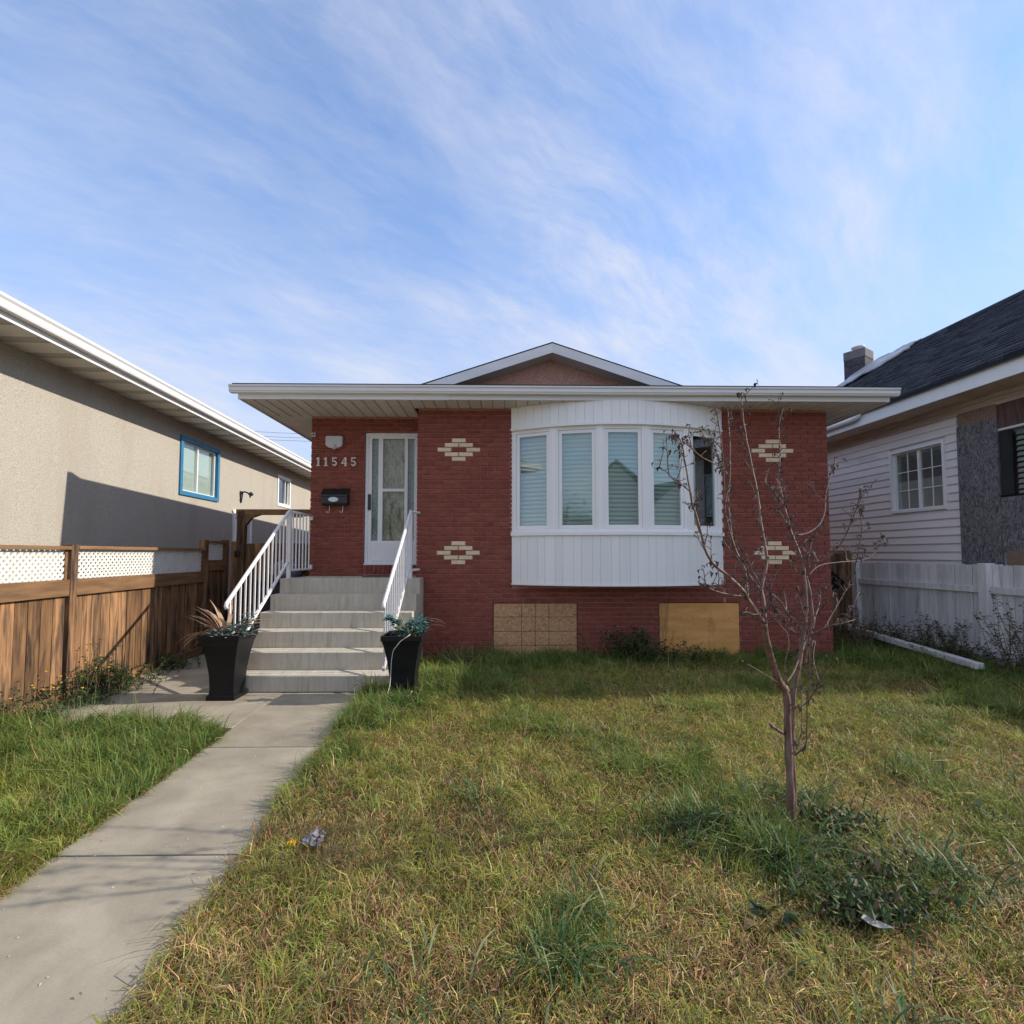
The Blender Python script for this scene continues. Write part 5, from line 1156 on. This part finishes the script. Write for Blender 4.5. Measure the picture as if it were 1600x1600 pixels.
# coarse wide-bladed grass standing in the lawn, one patch of it
random.seed(31); b = MB(); b2 = MB()
for cx, cy, r, n in ((1.0, 2.72, .30, 260), (1.30, 2.42, .24, 230), (1.72, 2.95, .30, 200), (1.6, 2.55, .2, 90), (1.95, 2.3, .35, 160), (1.35, 3.0, .3, 90), (-.98, 4.93, .20, 230), (-1.25, 4.35, .2, 70), (-.62, 5.6, .35, 130), (.30, 2.1, .13, 60), (.22, 1.86, .16, 110), (-.15, 3.05, .25, 70), (1.9, 2.3, .3, 90), (2.6, 3.4, .5, 90), (3.2, 3.0, .5, 70), (.9, 3.9, .6, 90), (3.4, 4.6, .8, 110), (-4.0, 4.6, .25, 200), (-4.05, 5.1, .25, 160), (-4.1, 5.6, .2, 110), (-3.9, 4.1, .3, 120), (-2.6, 3.9, .25, 120), (-3.2, 4.2, .35, 160), (-2.5, 3.3, .25, 60), (1.2, 1.55, .25, 34), (-.3, 1.75, .3, 30), (.3, 6.7, .7, 120), (3.9, 6.6, .6, 90)):
    for _ in range(n):
        rr, aa = r*abs(random.gauss(0, .6)), random.uniform(0, 6.28); x, y = cx+rr*math.cos(aa), cy+rr*math.sin(aa)
        if wl(y)+.03 < x < wr(y)-.03: continue
        arch(b if random.random() < .86 else b2, x, y, 0., random.uniform(0, 6.28), random.uniform(.12, .30), random.uniform(.6, 1.45), random.uniform(1.0, 2.5), random.uniform(.004, .0085), 5, .1)
tag(b.build('coarse_grass', M['leafgrass'], kind='stuff'), 'broad bright green grass blades standing in tufts over the lawn', 'grass')
tag(b2.build('pale_grass', M['reed'], kind='stuff'), 'pale greyish grass blades mixed into the lawn tufts', 'grass')
b = MB()
for _ in range(70):
    x, y = random.uniform(-.9, 3.6), random.uniform(1.4, 6.5)
    arch(b, x, y, 0, random.uniform(0, 6.28), random.uniform(.25, .48), random.uniform(.9, 1.4), random.uniform(.3, 1.2), .003, 6, .04)
tag(b.build('seed_stalks', M['straw'], kind='stuff'), 'thin dry seed stalks rising above the lawn', 'grass')

# dark broad-leaved weed patch round the tree
random.seed(77); b = MB(); b2 = MB()
b3 = MB()
for (px, py), r, n in (((1320, 1300), (.22, .16, .07), 260), ((1400, 1390), (.26, .18, .08), 420), ((1360, 1450), (.20, .12, .08), 320), ((1290, 1400), (.22, .14, .06), 240), ((1165, 1300), (.16, .10, .05), 130), ((1230, 1350), (.22, .13, .05), 200), ((1440, 1440), (.16, .1, .06), 160), ((1250, 1290), (.14, .1, .05), 150)):
    p = atZ(px, py)
    for _ in range(int(n*.95)):
        bb_ = random.choice((b, b3, b3, b3, b3, b2)); leafcards(bb_, (p[0], p[1], .06), r, 1, random.choice((.022, .028, .036, .05)), .012, .35, (.1, 1.25), .21)
tag(b3.build('green_weed_leaves', M['leafgreen'], kind='stuff'), 'mid green leaves mixed into the weeds around the young tree', 'weeds')
tag(b.build('weed_patch', M['leafdark'], kind='stuff'), 'dark mass of broad leaved weeds around and right of the young tree', 'weeds')
tag(b2.build('withered_leaves', M['stalk'], kind='stuff'), 'withered brown leaves lying among the dark weeds by the tree', 'leaves')
# ================================================================ ACROSS THE STREET (seen mirrored in the panes)
def street_house(label, cx, y, wdt, zr, wall, roofm):
    t = thing('opposite_house', label, 'house', (cx, y, 0))
    MB().box(cx-wdt/2, cx+wdt/2, y-9, y, 0, 3.4).build('wall', M[wall], t)
    MB().prism([(cx-wdt/2, 3.4), (cx+wdt/2, 3.4), (cx, zr-.2)], y-.2, y, 'y').build('gable_wall', M[wall], t)
    MB().slab([(cx-wdt/2-.5, y+.5, 3.3), (cx, y+.5, zr), (cx, y-9.4, zr), (cx-wdt/2-.5, y-9.4, 3.3)], .12).slab([(cx+wdt/2+.5, y-9.4, 3.3), (cx, y-9.4, zr), (cx, y+.5, zr), (cx+wdt/2+.5, y+.5, 3.3)], .12).build('roof', M[roofm], t)
    for dx_ in (-wdt*.26, wdt*.26):
        f = MB().box(cx+dx_-.9, cx+dx_+.9, y+.001, y+.05, 1.3, 2.6).build('window', M['white'], t); MB().box(cx+dx_-.8, cx+dx_+.8, y+.051, y+.055, 1.4, 2.5).build('pane', M['pane_side'], f)
    MB().box(cx-.45, cx+.45, y+.001, y+.05, .3, 2.4).build('door', M['cedar_h'], t)
street_house('gabled house across the street mirrored in the middle bay pane', 7.2, -19, 9.0, 7.5, 'soffit', 'shingle')
street_house('wide house across the street mirrored in the right bay pane', 27.5, -19, 11, 7.4, 'siding', 'shingle')
tr = thing('street_tree', 'leafy street tree mirrored in the left bay pane', 'tree', (-7.3, -18, 0))
MB().tube([(-7.3, -18, 0), (-7.25, -18, 1.5), (-7.35, -17.9, 3.0), (-7.2, -18, 4.6)], [.16, .13, .1, .05], 8).build('trunk', M['bark'], tr, True)
b = MB(); random.seed(3)
for c, r in (((-7.3, -18, 3.9), (1.7, 1.6, 1.8)), ((-6.2, -17.8, 3.2), (1.0, 1, .9)), ((-8.4, -18.1, 3.3), (1.1, 1, .9))): leafcards(b, c, r, 2600, .13)
b.build('crown', M['leafgreen'], tr, kind='stuff')
MB().poly([(-60, -3.0, -.012), (60, -3.0, -.012), (60, -1.2, -.012), (-60, -1.2, -.012)], [(0, 1, 2, 3)]).build('pavement', M['concrete'], kind='structure')  # unseen pavement and road behind the camera, added to bounce sunlight onto the facade
MB().poly([(-60, -14.0, -.016), (60, -14.0, -.016), (60, -5.0, -.016), (-60, -5.0, -.016)], [(0, 1, 2, 3)]).build('road', M['road'], kind='structure')
MB().box(-60, 60, -5.0, -4.85, -.02, .10).build('kerb', M['concrete'], kind='structure')
